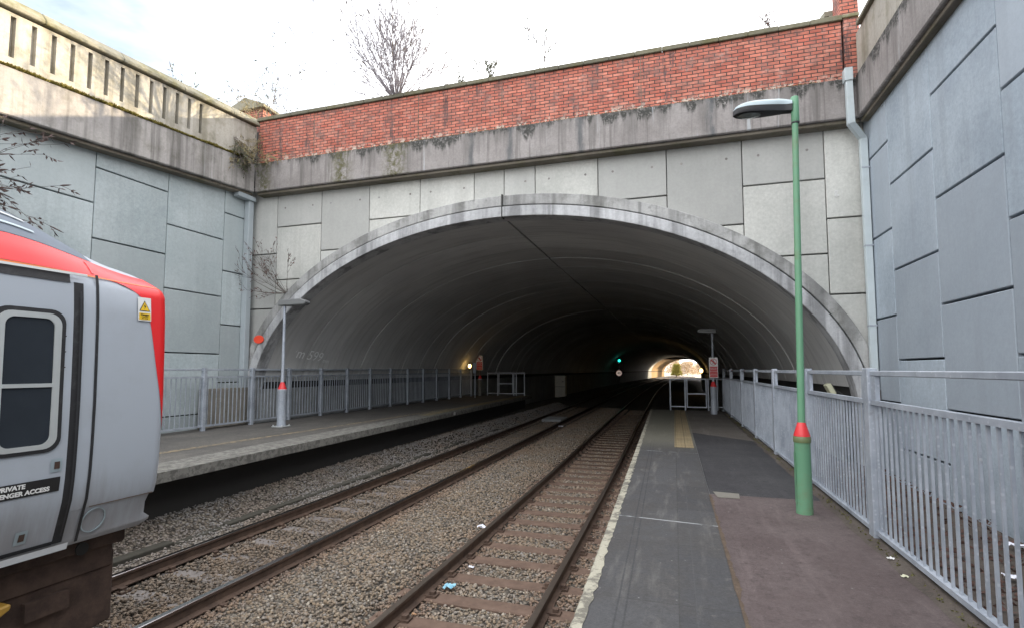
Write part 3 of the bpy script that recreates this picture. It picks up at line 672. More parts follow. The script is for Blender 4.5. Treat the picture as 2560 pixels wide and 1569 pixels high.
# brick piers at the road level and the far wing walls behind them
def pier(x0, x1, y0, y1, z0, z1, label, pitched):
    t = thing('brick_pier', label, 'brick pier', ((x0+x1)/2, (y0+y1)/2, z0))
    MB().box(x0, x1, y0, y1, z0, z1).build('brickwork', M_brick, t, .004)
    if pitched:
        a, b = x0-.12, x1+.12; MB().prism([(a, z1+.003), (b, z1+.003), (b, z1+.10), ((a+b)/2, z1+.42), (a, z1+.10)], y0-.12, y1+.12, 1).build('pitched_cap', M_coping, t, .012)
    else: MB().box(x0-.06, x1+.06, y0-.06, y1+.06, z1+.003, z1+.09).build('flat_cap', M_coping, t, .012)
    return t
pier(-14.3, -12.95, 13.6, 14.4, 8.3, 11.25, 'brick pier with pitched stone cap behind the left wall end', True)
pier(3.60, 3.95, 12.45, 12.95, 8.3, 11.6, 'tall narrow brick pier behind the right end of the parapet', False)
ww = thing('wing_wall', 'sloping concrete wing wall with coping behind the right brick pier', 'wall', (4.2, 14, 8.4))
MB().prism([(13.0,8.3),(17.5,8.3),(17.5,11.9),(13.0,10.6)], 3.55, 3.85, 0).build('wall', M_parapet, ww); MB().prism([(13.0,10.603),(17.5,11.903),(17.5,12.02),(13.0,10.72)], 3.45, 3.95, 0).build('coping', M_coping, ww)
# road over the tunnel and banks behind the walls
struct(MB().add([(-400,12.5,8.55),(400,12.5,8.55),(400,162.6,8.55),(-400,162.6,8.55)], [(0,1,2,3)]).build('road', M_tar_far))
struct(MB().add([(-400,162.6,8.55),(-3.5,162.6,8.55),(-1,187,8.55),(14,187,8.55),(14,199.2,8.55),(-400,199.2,8.55)], [(0,1,2,3,4,5)]).build('bank', M_ground))  # cut back on the right so the sun enters the opened stretch
struct(MB().add([(-400,-11,6.8),(-12.1,-11,6.6),(-12.1,12.5,8.45),(-400,12.5,8.45)], [(0,1,2,3)]).build('bank', M_ground))
struct(MB().add([(400,-11,8.2),(4.1,-11,8.2),(4.1,12.5,8.3),(400,12.5,8.3)], [(0,1,2,3)]).build('bank', M_ground))

# ------------------------------------------------------------------ train
XT = -5.71
SEC = [(1.305,1.475),(1.33,1.56),(1.35,1.75),(1.358,2.0),(1.36,2.3),(1.352,2.7),(1.342,3.0),(1.325,3.2),(1.30,3.32),(1.255,3.42),(1.19,3.52),(1.08,3.64),(.90,3.77),(.62,3.89),(.30,3.95),(0,3.965)]
def wz(z): return float(np.interp(z, [b for a, b in SEC], [a for a, b in SEC]))
YE = 3.575
def surf0(y, w, z):
    s = min(max((y-2.3)/1.25, 0), 1); s = s*s*(3-2*s); g = 1-.60*s
    zz = z if z < 3.25 else 3.25+(z-3.25)*g
    ww = w
    if z > 3.2: ww = w*(1-.10*s*min(1, (z-3.2)/.4))
    c = 0.
    if y > YE-.11:
        u = min((y-(YE-.11))/.11, 1.); c = .11*(1-math.sqrt(max(0., 1-u*u)))
        if z > 3.2: zz -= (zz-3.2)*.35*u*u
    if w > 0: ww = max(ww-c*(1 if w > .2 else 0), 0)
    return (XT+ww, y, zz)
def surf(y, w, z, off=0.):
    if not off: return surf0(y, w, z)
    p = Vector(surf0(y, w, z)); e = .006
    za, zb_ = max(1.475, z-e), min(3.9649, z+e)
    a = Vector(surf0(y, wz(zb_), zb_))-Vector(surf0(y, wz(za), za)); b = Vector(surf0(min(y+e, YE), w, z))-Vector(surf0(y-e, w, z))
    n = b.cross(a); n = n.normalized() if n.length > 1e-9 else Vector((1,0,0))
    if n.x+n.z < 0: n = -n
    return tuple(p+n*off)
def secz(z): return (wz(z), z)
tr = thing('train_carriage', 'silver grey rail carriage with red roof band standing at the left track', 'train', (XT, 0, 0))
M_silver = skirt_grime(); M_trred = plain('train_red', (.75,.022,.025), .35, 0, .05, 3)
M_roof = plain('train_roof_grey', (.10,.125,.16), .6, 0, .3, 3, .5, (.08,.08,.09)); M_rubber = plain('black_rubber', (.018,.018,.02), .6, 0, .2, 20, .3, (.1,.1,.1))
M_alu = plain('bright_aluminium', (.55,.57,.56), .35, .4, .1, 8); M_glass = plain('dark_window_glass', (.028,.034,.042), .3, 0, .35, 2, spec=.12); M_under = rust('underframe_grime', (.036,.022,.017), (.075,.047,.035), .85); M_orange = plain('orange_gloss_line', (.75,.20,.04), .4); M_yel = plain('worn_yellow', (.33,.19,.03), .55, 0, .2, 8, .6, (.12,.09,.05))
yst = [-16, -8, 0, 1, 1.6]+list(np.linspace(2.0, YE-.11, 18))+[YE-.11+.11*math.sin(a) for a in np.linspace(.1, math.pi/2, 9)]
m = MB(); 
for s in (1, -1):
    rows = [[surf(y, w, z) for w, z in SEC] for y in yst]
    if s < 0: rows = [[(2*XT-p[0], p[1], p[2]) for p in r] for r in rows]
    m.grid(rows); end = rows[-1]; m.grid([end, [(XT, YE+.01, p[2]) for p in end]])
m.build('body', M_silver, tr, smooth=True, angle=50)
# roof covering and red band laid over the body shell
def overlay(zs, ya, yb, mat, nm, off, par=tr, ny=24, smooth=True):
    rows = []
    for z in zs:
        y0 = ya(z) if callable(ya) else ya; w = wz(z)
        tt = np.linspace(0, 1, ny); y1 = max(y0, 2.0); ys_ = [y1+(yb-y1)*(1-(1-t)**1.6) for t in tt]; ys_ = ([y0] if y0 < 2 else [y0])+ys_
        rows.append([surf(y, w, z, off) for y in ys_])
    return MB().grid(rows).build(nm, mat, par, smooth=smooth, angle=50)
def yred(z): return float(np.interp(z, [1.95,2.13,2.57,2.96,3.16,3.21,3.285,3.30,3.305], [3.57,3.525,3.445,3.385,3.31,3.25,3.10,2.95,-16]))
overlay(list(np.linspace(1.95, 3.16, 14))+[3.19,3.22,3.25,3.28,3.30], yred, YE, M_trred, 'red_wedge', .004)
overlay([3.307,3.34,3.38,3.42,3.46,3.50,3.52], -16, YE, M_trred, 'red_band', .004)
overlay([3.289,3.303], -16, YE-.03, M_orange, 'orange_gloss_line', .007)  # gloss along the dome edge painted as a thin orange strip
overlay([3.523,3.56,3.60,3.64,3.69,3.74,3.79,3.84,3.89,3.93,3.955], -16, 3.02, M_roof, 'roof', .006)
for z in (3.60, 3.70, 3.80): overlay([z, z+.018], -16, 2.62, M_alu if z == 3.70 else M_lampgrey, 'roof_rib', .016)
overlay([3.335,3.36,3.40,3.45,3.49], 2.93, 2.955, M_signred, 'cab_seam', .008, ny=3)
def sideplate(y0, y1, z0, z1, off, mat, nm, par=tr, nz=14, thick=.0):
    zs = np.linspace(z0, z1, nz); return MB().grid([[(XT+wz(max(z, 1.475))-(0 if z >= 1.475 else (1.475-z)*.28)+off, y, z) for y in (y0, y1)] for z in zs]).build(nm, mat, par, smooth=True, angle=60)
# lower valance
m = MB(); rows = []
for z, w, ye in ((1.20,1.22,3.50),(1.23,1.235,3.555),(1.255,1.24,3.56),(1.30,1.25,3.50),(1.40,1.28,3.485),(1.478,1.307,3.50)): rows.append([(XT+w-.004, -16, z), (XT+w-.004, 2.945, z), (XT+w-.004, ye-.05, z), (XT+w-.03, ye, z), (XT, ye+.02, z)])
m.grid(rows); m.build('valance', M_silver, tr, smooth=True, angle=50)
sideplate(1.2, 2.745, 3.205, 3.285, .012, M_rubber, 'door_track', nz=4); sideplate(1.2, 2.86, 3.27, 3.288, .03, M_alu, 'gutter', nz=3)
dr = sideplate(1.95, 2.772, 1.275, 3.205, .006, M_silver, 'door', nz=26)
sideplate(2.772, 2.842, 1.25, 3.215, .005, M_rubber, 'door_seal', nz=26); sideplate(2.812, 2.822, 1.30, 3.15, .016, M_dark, 'seal_lip', nz=26)
sideplate(2.935, 2.958, 1.22, 3.30, .004, M_rubber, 'panel_seam', nz=26)
sideplate(1.2, 2.772, 1.248, 1.276, .010, M_rubber, 'door_sill_seal', nz=3); sideplate(1.2, 2.86, 1.196, 1.246, .05, plain('step_white', (.62,.64,.66), .45), 'step_edge', nz=3)
def rrect(y0, y1, z0, z1, r, n=7):
    P = []
    for cy_, cz_, a0 in ((y1-r, z1-r, 0), (y0+r, z1-r, 90), (y0+r, z0+r, 180), (y1-r, z0+r, 270)):
        for k in range(n): a = rad(a0+90*k/(n-1)); P.append((cy_+r*math.cos(a), cz_+r*math.sin(a)))
    return P
def rframe(o, i, off0, off1, mat, nm, par):
    m = MB(); n = len(o); f = lambda p, d: (XT+wz(p[1])+d, p[0], p[1])
    m.grid([[f(p, off0) for p in o+o[:1]], [f(p, off1) for p in o+o[:1]], [f(p, off1) for p in i+i[:1]], [f(p, off0) for p in i+i[:1]]]); return m.build(nm, mat, par, smooth=True, angle=40)
wa, wb, za, zb = 2.28, 2.735-.03, 1.965, 2.975
rframe(rrect(wa-.012, wb+.014, za-.012, zb+.014, .10), rrect(wa+.018, wb-.018, za+.018, zb-.018, .085), .006, .014, M_rubber, 'window_gasket', dr)
wf = rframe(rrect(wa+.016, wb-.016, za+.016, zb-.016, .085), rrect(wa+.062, wb-.062, za+.05, zb-.055, .06), .006, .02, M_alu, 'window_frame', dr)
rows = []
for z in [za+.04+(zb-.045-za-.04)*(1-math.cos(math.pi*k/30))/2 for k in range(31)]:
    d = min(z-(za+.04), zb-.045-z); ins = .06-math.sqrt(max(0, .06**2-(.06-d)**2)) if d < .06 else 0
    rows.append([(XT+wz(z)+.010, wa+.05+ins, z), (XT+wz(z)+.010, wb-.05-ins, z)])
MB().grid(rows).build('window_pane', M_glass, dr, smooth=True)
MB().box(XT+1.352, XT+1.378, wa+.06, wb-.06, 2.425, 2.452).build('window_bar', M_alu, dr)
for (yc, zc_) in ((2.705, 1.852), (2.555, 1.365)):
    sideplate(yc-.037, yc+.037, zc_-.047, zc_+.047, .012, M_lampgrey, 'handle_plate', dr, 4); sideplate(yc-.016, yc+.02, zc_-.026, zc_+.026, .016, M_under, 'handle_recess', dr, 4)
for k in range(5): 
    zc_ = 2.80-.058*k; MB().box(XT+wz(zc_)+.005, XT+wz(zc_)+.011, 2.722-(k % 2)*.011-.004, 2.722-(k % 2)*.011+.004, zc_-.004, zc_+.004).build('rivet', M_under, dr)
sideplate(2.15, 2.738, 1.66, 1.765, .011, M_black, 'notice_plate', dr, 5)
text_mesh('PRIVATE', .043, M_white, basis((XT+wz(1.74)+.013, 2.44, 1.735), (0,1,0), (wz(1.76)-wz(1.70), 0, .06)), 'notice_text', dr, .0008, bold=.0018)
text_mesh('NO PASSENGER ACCESS', .043, M_white, basis((XT+wz(1.69)+.013, 2.44, 1.688), (0,1,0), (wz(1.73)-wz(1.67), 0, .06)), 'notice_text', dr, .0008, bold=.0018)
# electrical warning plate on the cab side
ws = sideplate(3.268, 3.384, 2.968, 3.168, .010, M_white, 'warning_plate', tr, 4)
sideplate(3.276, 3.376, 2.978, 3.035, .012, plain('sign_yellow', (.78,.50,.02), .45, 0, .05, 8), 'warning_panel', ws, 3); MY = bpy.data.materials['sign_yellow']
def sidepoly(pts, off, mat, nm, par): return MB().add([(XT+wz(p[1])+off, p[0], p[1]) for p in pts], [tuple(range(len(pts)))]).build(nm, mat, par)
sidepoly([(3.277,3.050),(3.375,3.050),(3.326,3.142)], .012, M_black, 'warning_triangle_border', ws); sidepoly([(3.286,3.0555),(3.366,3.0555),(3.326,3.131)], .0135, MY, 'warning_triangle', ws)
sidepoly([(3.330,3.118),(3.316,3.088),(3.327,3.090),(3.318,3.060),(3.337,3.096),(3.326,3.095)], .015, M_black, 'lightning_bolt', ws)
text_mesh('Danger', .024, M_black, basis((XT+wz(3.02)+.014, 3.325, 3.021), (0,1,0), (0,0,1)), 'warning_text', ws, .0006, bold=.0006)
text_mesh('Overhead\nlive wires', .014, M_black, basis((XT+wz(3.0)+.0145, 3.325, 2.996), (0,1,0), (0,0,1)), 'warning_text', ws, .0006)
sideplate(2.98, 3.50, 1.477, 1.486, .006, plain('crease_brown', (.16,.12,.09), .8), 'skirt_crease', tr, 3)  # thin brown strip along the valance crease
n = 28; m = MB(); C0 = [(3.045+.092*math.cos(2*math.pi*k/n), 1.362+.098*math.sin(2*math.pi*k/n)) for k in range(n+1)]; C1 = [(3.045+.084*math.cos(2*math.pi*k/n), 1.362+.090*math.sin(2*math.pi*k/n)) for k in range(n+1)]
vx = lambda z: XT+float(np.interp(z, [1.20,1.255,1.30,1.40,1.478], [1.22,1.24,1.25,1.28,1.307]))
m.grid([[(vx(z)+.000, y, z) for y, z in C0], [(vx(z)+.008, y, z) for y, z in C0], [(vx(z)+.008, y, z) for y, z in C1], [(vx(z)+.0, y, z) for y, z in C1]]); m.build('filler_hatch', M_lampgrey, tr, smooth=True)
# underframe, bogie, coupler
m = MB(); m.box(XT-1.1, XT+1.08, -16, 3.46, 1.06, 1.20); m.box(XT+.55, XT+1.02, 1.2, 3.40, .86, 1.061); m.build('underframe', M_under, tr, .015)
m = MB(); m.prism([(1.5,.95),(1.5,.30),(2.3,.26),(2.75,.32),(3.43,.40),(3.43,1.0),(3.2,1.04)], XT+.70, XT+1.0, 0); m.build('snow_plough_bracket', M_under, tr, .02)
m = MB(); m.box(XT+.98, XT+1.05, 2.75, 3.05, .66, .80); m.build('step_bracket', M_under, tr)
MB().tube([(XT+1.0, 3.10, 1.10), (XT+1.09, 3.10, 1.10)], .05, 14).build('jacking_point', M_black, tr)
wh = MB().tube([(XT+.66, 1.2, .52), (XT+.80, 1.2, .52)], .42, 24).tube([(XT-.80, 1.2, .52), (XT-.66, 1.2, .52)], .42, 24).tube([(XT-.9, 1.2, .52), (XT+.95, 1.2, .52)], .08, 12).build('wheelset', M_under, tr, .01)
m = MB(); m.box(XT+.85, XT+1.05, -1.6, 2.2, .45, .75); m.box(XT-1.05, XT-.85, -1.6, 2.2, .45, .75); m.build('bogie_frame', M_under, tr, .03)
m = MB(); m.prism([(2.36,.80),(2.52,.80),(2.60,.845),(2.60,.885),(2.36,.86)], XT+.98, XT+1.16, 0); m.build('tripcock_arm', M_yel, tr, .01)
# ------------------------------------------------------------------ fences
def fence(label, x, posts, ztop, zmid, zbot, zg, sgn, spacing, bw, pw, pd):
    t = thing('railing_fence', label, 'fence', (x, posts[0], zg))
    for y in posts:
        m = MB(); m.box(x-pd/2, x+pd/2, y-pw/2, y+pw/2, zg-.05, ztop+.03); m.build('post', M_galv, t, .006)
    for a, b in zip(posts[:-1], posts[1:]):
        a += pw/2+.001; b -= pw/2+.001
        m = MB(); m.box(x-.022, x+.022, a, b, ztop-.045, ztop+.005); m.build('top_rail', M_galv, t, .006)
        m = MB(); m.box(x-.028, x+.028, a, b, zmid-.022, zmid+.022); m.box(x-.028, x+.028, a, b, zbot-.02, zbot+.02)
        n = max(1, int(round((b-a)/spacing))); 
        for k in range(n):
            y = a+(b-a)*(k+.5)/n; m.box(x-bw/2, x+bw/2, y-bw/2, y+bw/2, zbot+.021, zmid-.023)
        for s in (a+.06, b-.06):
            if pw > .1: m.box(x-.02, x+.02, s-.06, s+.06, zmid+.023, ztop-.046)
        m.build('bar_panel', M_galv, t, 0)
    return t
fence('galvanised bar railing along the right platform, close to the camera', 1.84, [-4.2,-1.7,.85,3.4,5.97,8.48,11.12,13.6,16.2,19.2,21.95], 2.535, 2.235, 1.0, .91, 1, .108, .018, .14, .09)
fence('galvanised bar railing along the back of the left platform', -11.38, [-4.7,-1.7,1.3,4.3,7.3,8.76,10.31,11.88,13.36,14.89,16.36,17.86,19.40,20.88,22.38,23.85,25.37,26.93,28.49], 2.57, 2.36, 1.13, 1.01, -1, .13, .02, .10, .10)

def gate(label, y, xs, z0, z1, leaf):
    t = thing('end_gate', label, 'gate', (xs[0], y, z0))
    for x in xs: MB().box(x-.028, x+.028, y-.03, y+.03, z0-.1, z1).build('post', M_galv, t, .005)
    m = MB()
    for a, b in zip(xs[:-1], xs[1:]):
        if (a, b) == leaf: continue
        for za_, zb_ in ((z1-.05, z1-.005), (z0+.12, z0+.165)): MB().box(a+.03, b-.03, y-.02, y+.02, za_, zb_).build('rail', M_galv, t, .004)
    a, b = leaf[0]+.05, leaf[1]-.05; m = MB()
    for z in (z0+.10, (z0+z1)/2, z1-.05): m.box(a, b, y-.02, y+.02, z, z+.05)
    m.box(a, a+.045, y-.018, y+.018, z0+.1, z1); m.box(b-.045, b, y-.018, y+.018, z0+.1, z1); m.build('gate_leaf', M_galv, t, .004)
    return t
gate('grey steel end gate across the right platform inside the tunnel', 22.42, [-.18,.40,1.28,1.62,1.84], .915, 2.2, (.40,1.28))
gate('grey steel end gate across the left platform inside the tunnel', 29.6, [-10.75,-10.1,-9.1,-8.95,-8.45], 1.015, 2.38, (-10.1,-9.1))

# ------------------------------------------------------------------ lamps
def column(label, x, y, zg, prof_base, r, h, mat, basemat, lantern, wtop=None):
    t = thing('platform_lamp', label, 'lamp post', (x, y, zg))
    rb, zc0, zc1 = prof_base
    MB().lathe([(rb*1.02, zg-.02), (rb, zg+.25), (rb*.97, zc0-.05), (rb*.99, zc0-.04)], x, y, 24).build('base', basemat, t, smooth=True)
    MB().lathe([(rb*1.04, zc0-.038), (rb*1.06, zc0-.03), (rb*1.06, zc0+.02), (rb, zc0+.028)], x, y, 24).build('collar', M_olive if mat is M_green else M_galv, t, smooth=True)
    MB().lathe([(rb*1.0, zc0+.03), (rb*.99, zc0+.04), (r*1.08, zc1-.005), (r*1.0, zc1)], x, y, 24).build('red_cone', M_redp, t, smooth=True)
    MB().lathe([(r, zc1-.03), (r*.93, zg+h*.6), (r*.85, zg+h)], x, y, 20).build('pole', mat, t, smooth=True)
    return t
t = column('tall green lamp post with red cone and boat-shaped lantern on the right platform', 1.363, 6.66, .915, (.085, 1.772, 1.955), .039, 4.83, M_green, M_green, None)
MB().lathe([(.040,5.45),(.043,5.455),(.043,5.745),(.037,5.755)], 1.42, 6.66, 20).xf(lambda x, y, z: (x, y, z)).build('pole_cap', M_green, t, smooth=True)
MB().lathe([(.0385,5.43),(.0445,5.434),(.0445,5.447),(.0385,5.45)], 1.42, 6.66, 20).build('cap_band', M_dark, t, smooth=True)
# the pole leans a touch: shear it towards its cap
for ch in t.children:
    if ch.name.startswith('pole') and not ch.name.startswith('pole_cap'):
        for v in ch.data.vertices: v.co.x += .057*max(0, v.co.z-1.0)/3.83
def lantern_mesh(L, n=22):
    """boat-shaped lantern pointing to -x from the origin; returns (cover, tray, lens)"""
    half = []
    for i in range(n+1):
        u = i/n; w = .058+.062*math.sin(min(1, max(0, (u-.12)/.62))*math.pi/2)
        if u > .72: w *= math.sqrt(max(0, 1-((u-.72)/.28)**2))
        half.append((u, w))
    cov = []; 
    for u, w in half:
        h = .095*(math.sin(min(1, u/.25)*math.pi/2)*.35+.65) * (math.sqrt(max(0, 1-((u-.5)/.5)**2)) if u > .5 else 1)
        cov.append([(-u*L, math.cos(a)*w, math.sin(a)**.8*h if math.sin(a) > 0 else 0) for a in np.linspace(0, math.pi, 11)])
    tray = [[(-u*L, w, 0), (-u*L, w*.98, -.035), (-u*L, w*.86, -.058-.015*(1-u)), (-u*L, 0, -.065-.02*(1-u)), (-u*L, -w*.86, -.058-.015*(1-u)), (-u*L, -w*.98, -.035), (-u*L, -w, 0)] for u, w in half]
    return half, cov, tray
def lantern(par, org, L, yaw, tilt, scale=1., covmat=None):
    half, cov, tray = lantern_mesh(L)
    R_ = Matrix.Rotation(yaw, 3, 'Z') @ Matrix.Rotation(tilt, 3, 'Y') 
    f = lambda x, y, z: tuple(R_ @ Vector((x, y*scale, z*scale))+Vector(org))
    cv = MB().grid(cov).xf(f).build('lantern_cover', covmat or M_lampgrey, par, smooth=True, angle=50)
    MB().grid([[(p[0]*1.004, p[1]*1.03, p[2]*.12-.008) for p in (r[0], r[-1])]+[] for r in cov]).xf(f).build('seal_strip', M_cream, cv)
    MB().grid(tray).xf(f).build('lantern_tray', M_dark, par, smooth=True, angle=50)
    l = []
    for i in range(11):
        u = .52+.40*i/10; l.append([(-u*L, s*.085*math.sqrt(max(0, 1-((u-.72)/.205)**2)) if abs(u-.72) < .205 else 0, -.074-.02*math.cos((u-.72)/.2*1.5)*(1-abs(s))) for s in np.linspace(-1, 1, 7)])
    MB().grid(l).xf(f).build('lens', M_lens, par, smooth=True)
lantern(t, (1.385, 6.66, 5.655), .64, .0, rad(2), 1.0)
MB().lathe([(.19,.916),(.16,.935),(.10,.945)], 1.363, 6.66, 22).build('ground_collar', M_tar_old, t, smooth=True)
# service door and identification plate on the green base
MB().box(1.28, 1.284, 6.62, 6.70, 1.05, 1.62).build('service_door', M_green, t, .004)

def slim_lamp(label, x, y, zg, h, head, dark=False, group=None, sign=None, yaw=0.):
    t = column(label, x, y, zg, (.115, zg+.98, zg+1.2), .042, h, M_galv if not dark else M_lampdark, M_galv if not dark else M_lampdark, None)
    lx = head; z = zg+h; m = MB()
    R_ = Matrix.Rotation(yaw, 3, 'Z'); org = Vector((x, y, z))
    f = lambda a, b, c: tuple(R_ @ (Vector((a, b, c))-org)+org)
    s = 1 if lx > 0 else -1
    pts = [(-.14*s, z), (-.12*s, z+.15), (abs(lx)*.75*s, z+.19), (abs(lx)*s, z+.12), (abs(lx)*s, z+.06), (abs(lx)*.9*s, z+.02)]
    pts = [(x+a, b) for a, b in pts]
    m.prism(pts, y-.13, y+.13, 1).xf(f); m.build('lantern', M_lantern_dark, t, .02)
    return t
M_lantern_dark = plain('grey_lantern', (.16,.165,.165), .5, 0, .15, 6); M_lampdark = plain('dim_grey_steel', (.14,.135,.12), .6, .2, .2, 6)
t = slim_lamp('slim silver lamp post with red cone in front of the left arch foot', -10.18, 11.70, 1.015, 3.265, .70, yaw=rad(6))
m = MB(); m.box(-10.35, -10.01, 11.53, 11.87, 1.015, 1.04)
for a in (-.14, .14):
    for b in (-.14, .14): m.tube([(-10.18+a, 11.70+b, 1.04), (-10.18+a, 11.70+b, 1.075)], .02, 8)
m.build('base_flange', M_alu, t, .003)
slim_lamp('slim grey lamp post carrying a red and white notice on the right platform', 1.37, 20.7, .915, 2.98, -.52)
slim_lamp('dim lamp post carrying a notice at the dark end of the left platform', -11.02, 29.0, 1.015, 3.3, .55, True)

# ------------------------------------------------------------------ signs
def notice(label, x, y, z, w, h):
    t = thing('warning_notice', label, 'sign', (x, y, z))
    MB().box(x-w/2, x+w/2, y-.012, y, z, z+h).build('panel', M_white, t, .003)
    yf = y-.0135
    MB().add([(x-w*.43, yf, z+h*.33), (x+w*.43, yf, z+h*.33), (x+w*.43, yf, z+h*.56), (x-w*.43, yf, z+h*.56)], [(0,1,2,3)]).build('red_panel', M_signred, t)
    MB().add([(x-w*.43, yf, z+h*.03), (x+w*.43, yf, z+h*.03), (x+w*.43, yf, z+h*.32), (x-w*.43, yf, z+h*.32)], [(0,1,2,3)]).build('red_panel', M_signred, t)
    cz = z+h*.78; R1, R0 = w*.39, w*.33; n = 28
    m = MB().grid([[(x+R1*math.cos(a), yf, cz+R1*math.sin(a)) for a in np.linspace(0, 2*math.pi, n)], [(x+R0*math.cos(a), yf, cz+R0*math.sin(a)) for a in np.linspace(0, 2*math.pi, n)]])
    m.build('prohibition_ring', M_signred, t)
    m = MB(); d = R0*.71; q = .02*w/.3
    m.add([(x-d-q, yf-.001, cz+d-q), (x-d+q, yf-.001, cz+d+q), (x+d+q, yf-.001, cz-d+q), (x+d-q, yf-.001, cz-d-q)], [(0,1,2,3)]); m.build('prohibition_bar', M_signred, t)
    s = w/.3; m = MB()          # walking figure
    def poly(p): m.add([(x+a*s, yf-.0005, cz+b*s) for a, b in p], [tuple(range(len(p)))])
    poly([(.012*math.cos(a)+.004, .058+.012*math.sin(a)) for a in np.linspace(0, 6.1, 9)])
    poly([(-.014,.042),(.014,.042),(.016,-.01),(-.012,-.01)]); poly([(-.012,-.01),(.002,-.01),(-.018,-.07),(-.032,-.065)]); poly([(.0,-.01),(.016,-.01),(.034,-.068),(.02,-.072)])
    poly([(.012,.04),(.04,.005),(.032,-.002),(.01,.022)]); poly([(-.012,.04),(-.036,.0),(-.028,-.006),(-.01,.022)]); m.build('walking_figure', M_black, t)
    text_mesh('Passengers must not\npass this point', w*.105, M_white, basis((x, yf-.001, z+h*.445), (1,0,0), (0,0,1)), 'notice_text', t, .0004)
    text_mesh('Trespassers are\nliable to prosecution', w*.095, M_white, basis((x, yf-.001, z+h*.175), (1,0,0), (0,0,1)), 'notice_text', t, .0004)
    return t
notice('red and white no-pedestrians notice on the right platform lamp post', 1.385, 20.62, 2.25, .31, .75)
notice('red and white no-pedestrians notice beside the orange lamp on the left', -11.02, 28.9, 2.52, .42, .87)
rd = thing('red_disc_sign', 'blank red oval disc fixed to the left foot of the arch ring', 'sign', (-11.29, 12.0, 3.41))
MB().tube([(-11.29, 11.97, 3.41), (-11.29, 11.99, 3.41)], .175, 32).xf(lambda x, y, z: (x, y, 3.41+(z-3.41)*.66)).build('disc', plain('red_disc', (.78,.07,.03), .45, 0, .04), rd, .003)
MB().box(-11.31, -11.27, 11.99, 12.04, 3.36, 3.46).build('bracket', M_dark, rd)
# green signal and speed sign deep in the tunnel
sg = thing('colour_light_signal', 'signal showing a green light deep inside the tunnel', 'railway signal', (-8.7, 88, -.2))
MB().box(-8.75, -8.65, 88, 88.1, -.3, 4.6).build('post', M_dark, sg); MB().box(-8.95, -8.45, 87.8, 88, 3.6, 4.6).build('head', M_black, sg, .03)
MB().tube([(-8.7, 87.7, 4.05), (-8.7, 87.79, 4.05)], .20, 20).build('green_lamp', glow('signal_green', (.02,.85,.62), 1.5), sg)
sp = thing('speed_sign', 'round 40 speed limit sign below the green signal', 'sign', (-8.75, 87.6, 1.6))
MB().tube([(-8.75, 87.6, 2.0), (-8.75, 87.64, 2.0)], .50, 32).build('rim', M_signred, sp); MB().tube([(-8.75, 87.57, 2.0), (-8.75, 87.605, 2.0)], .43, 32).build('disc', glow('self_glowing_disc', (.62,.50,.42), .22), sp)  # sign face brightened by its own emission, no lamp in it
text_mesh('40', .55, M_black, basis((-8.75, 87.56, 2.0), (1,0,0), (0,0,1)), 'numerals', sp, .002, bold=.012); MB().box(-8.78, -8.72, 87.62, 87.7, -.4, 1.95).build('post', M_dark, sp)
# orange tunnel lamps
def tlamp(x, y, z, r, label, s, st):
    t = thing('tunnel_lamp', label, 'tunnel lamp', (x, y, z), 'sodium lamps in the tunnel')
    MB().box(x-s*.02 if s > 0 else x-.02, x+.02, y-.05, y+.05, z+r, z+r+.12).build('bracket', M_dark, t)
    bmx = MB().lathe([(r*.3, z-r*1.3), (r*.85, z-r*.8), (r, z), (r*.8, z+r*.8), (r*.4, z+r*1.2)], x, y, 12); bmx.build('bulb', glow('sodium_light', (1.,.62,.20), st), t, smooth=True)
tlamp(-11.0, 27.3, 2.76, .085, 'bright orange lamp above the left railing near the notice', 1, 5)
tlamp(-10.6, 122, 2.6, .30, 'small orange lamp to the right of the speed sign', 1, 5)
tlamp(-9.6, 150, 2.5, .36, 'small orange lamp near the sunlit far end of the tunnel wall', 1, 5)
tlamp(3.05, 66, 2.44, .2, 'orange lamp between the tunnel mouth and the right notice', -1, 3)
# equipment cabinet, small post box, floodlight, track crossing block
cb = thing('equipment_cabinet', 'pale two-door trackside cabinet inside the tunnel', 'cabinet', (-10.25, 48.3, -.1))
MB().box(-10.75, -9.75, 48, 48.7, -.02, 1.95).build('case', M_tin, cb, .02); MB().box(-10.79, -9.71, 47.97, 48.73, 1.953, 2.0).build('lid', M_tin, cb, .01); MB().box(-10.74, -9.76, 47.99, 48.0, .96, .985).build('door_gap', M_joint, cb); MB().box(-10.0, -9.93, 47.97, 48.0, 1.4, 1.5).build('handle', M_dark, cb)
pb = thing('switch_post', 'thin post with small grey box beside the left notice', 'post', (-10.55, 27, 1.015))
MB().box(-10.575, -10.525, 26.98, 27.03, 1.0, 2.42).build('post', M_galv, pb, .004); MB().box(-10.65, -10.47, 26.9, 26.98, 2.36, 2.93).build('box', M_galv, pb, .01)
fl = thing('floodlight', 'small cream floodlight on the ledge at the right arch foot', 'floodlight', (3.28, 12.6, 2.0))
R_ = Matrix.Rotation(rad(-25), 3, 'Y'); MB().box(3.14, 3.24, 12.5, 12.75, 2.03, 2.27, rot=R_, org=(3.2,12.6,2.05)).build('housing', M_cream, fl, .01); MB().box(3.243, 3.26, 12.52, 12.73, 2.05, 2.25, rot=R_, org=(3.2,12.6,2.05)).build('glass', M_dark, fl); MB().tube([(3.28,12.6,2.1),(3.34,12.4,2.02),(3.36,12.2,2.01),(3.4,11.9,2.0)], .012, 6).build('cable', M_dark, fl)
bl = thing('track_inductor', 'pale slatted block lying between the far track rails', 'track equipment', (-5.75+RC(27), 26.8, .0))
m = MB()
for k in range(5): m.box(-6.25+RC(27), -5.25+RC(27), 26.0+k*.36, 26.25+k*.36, -.1, .04)
m.build('slats', M_base, bl, .01)
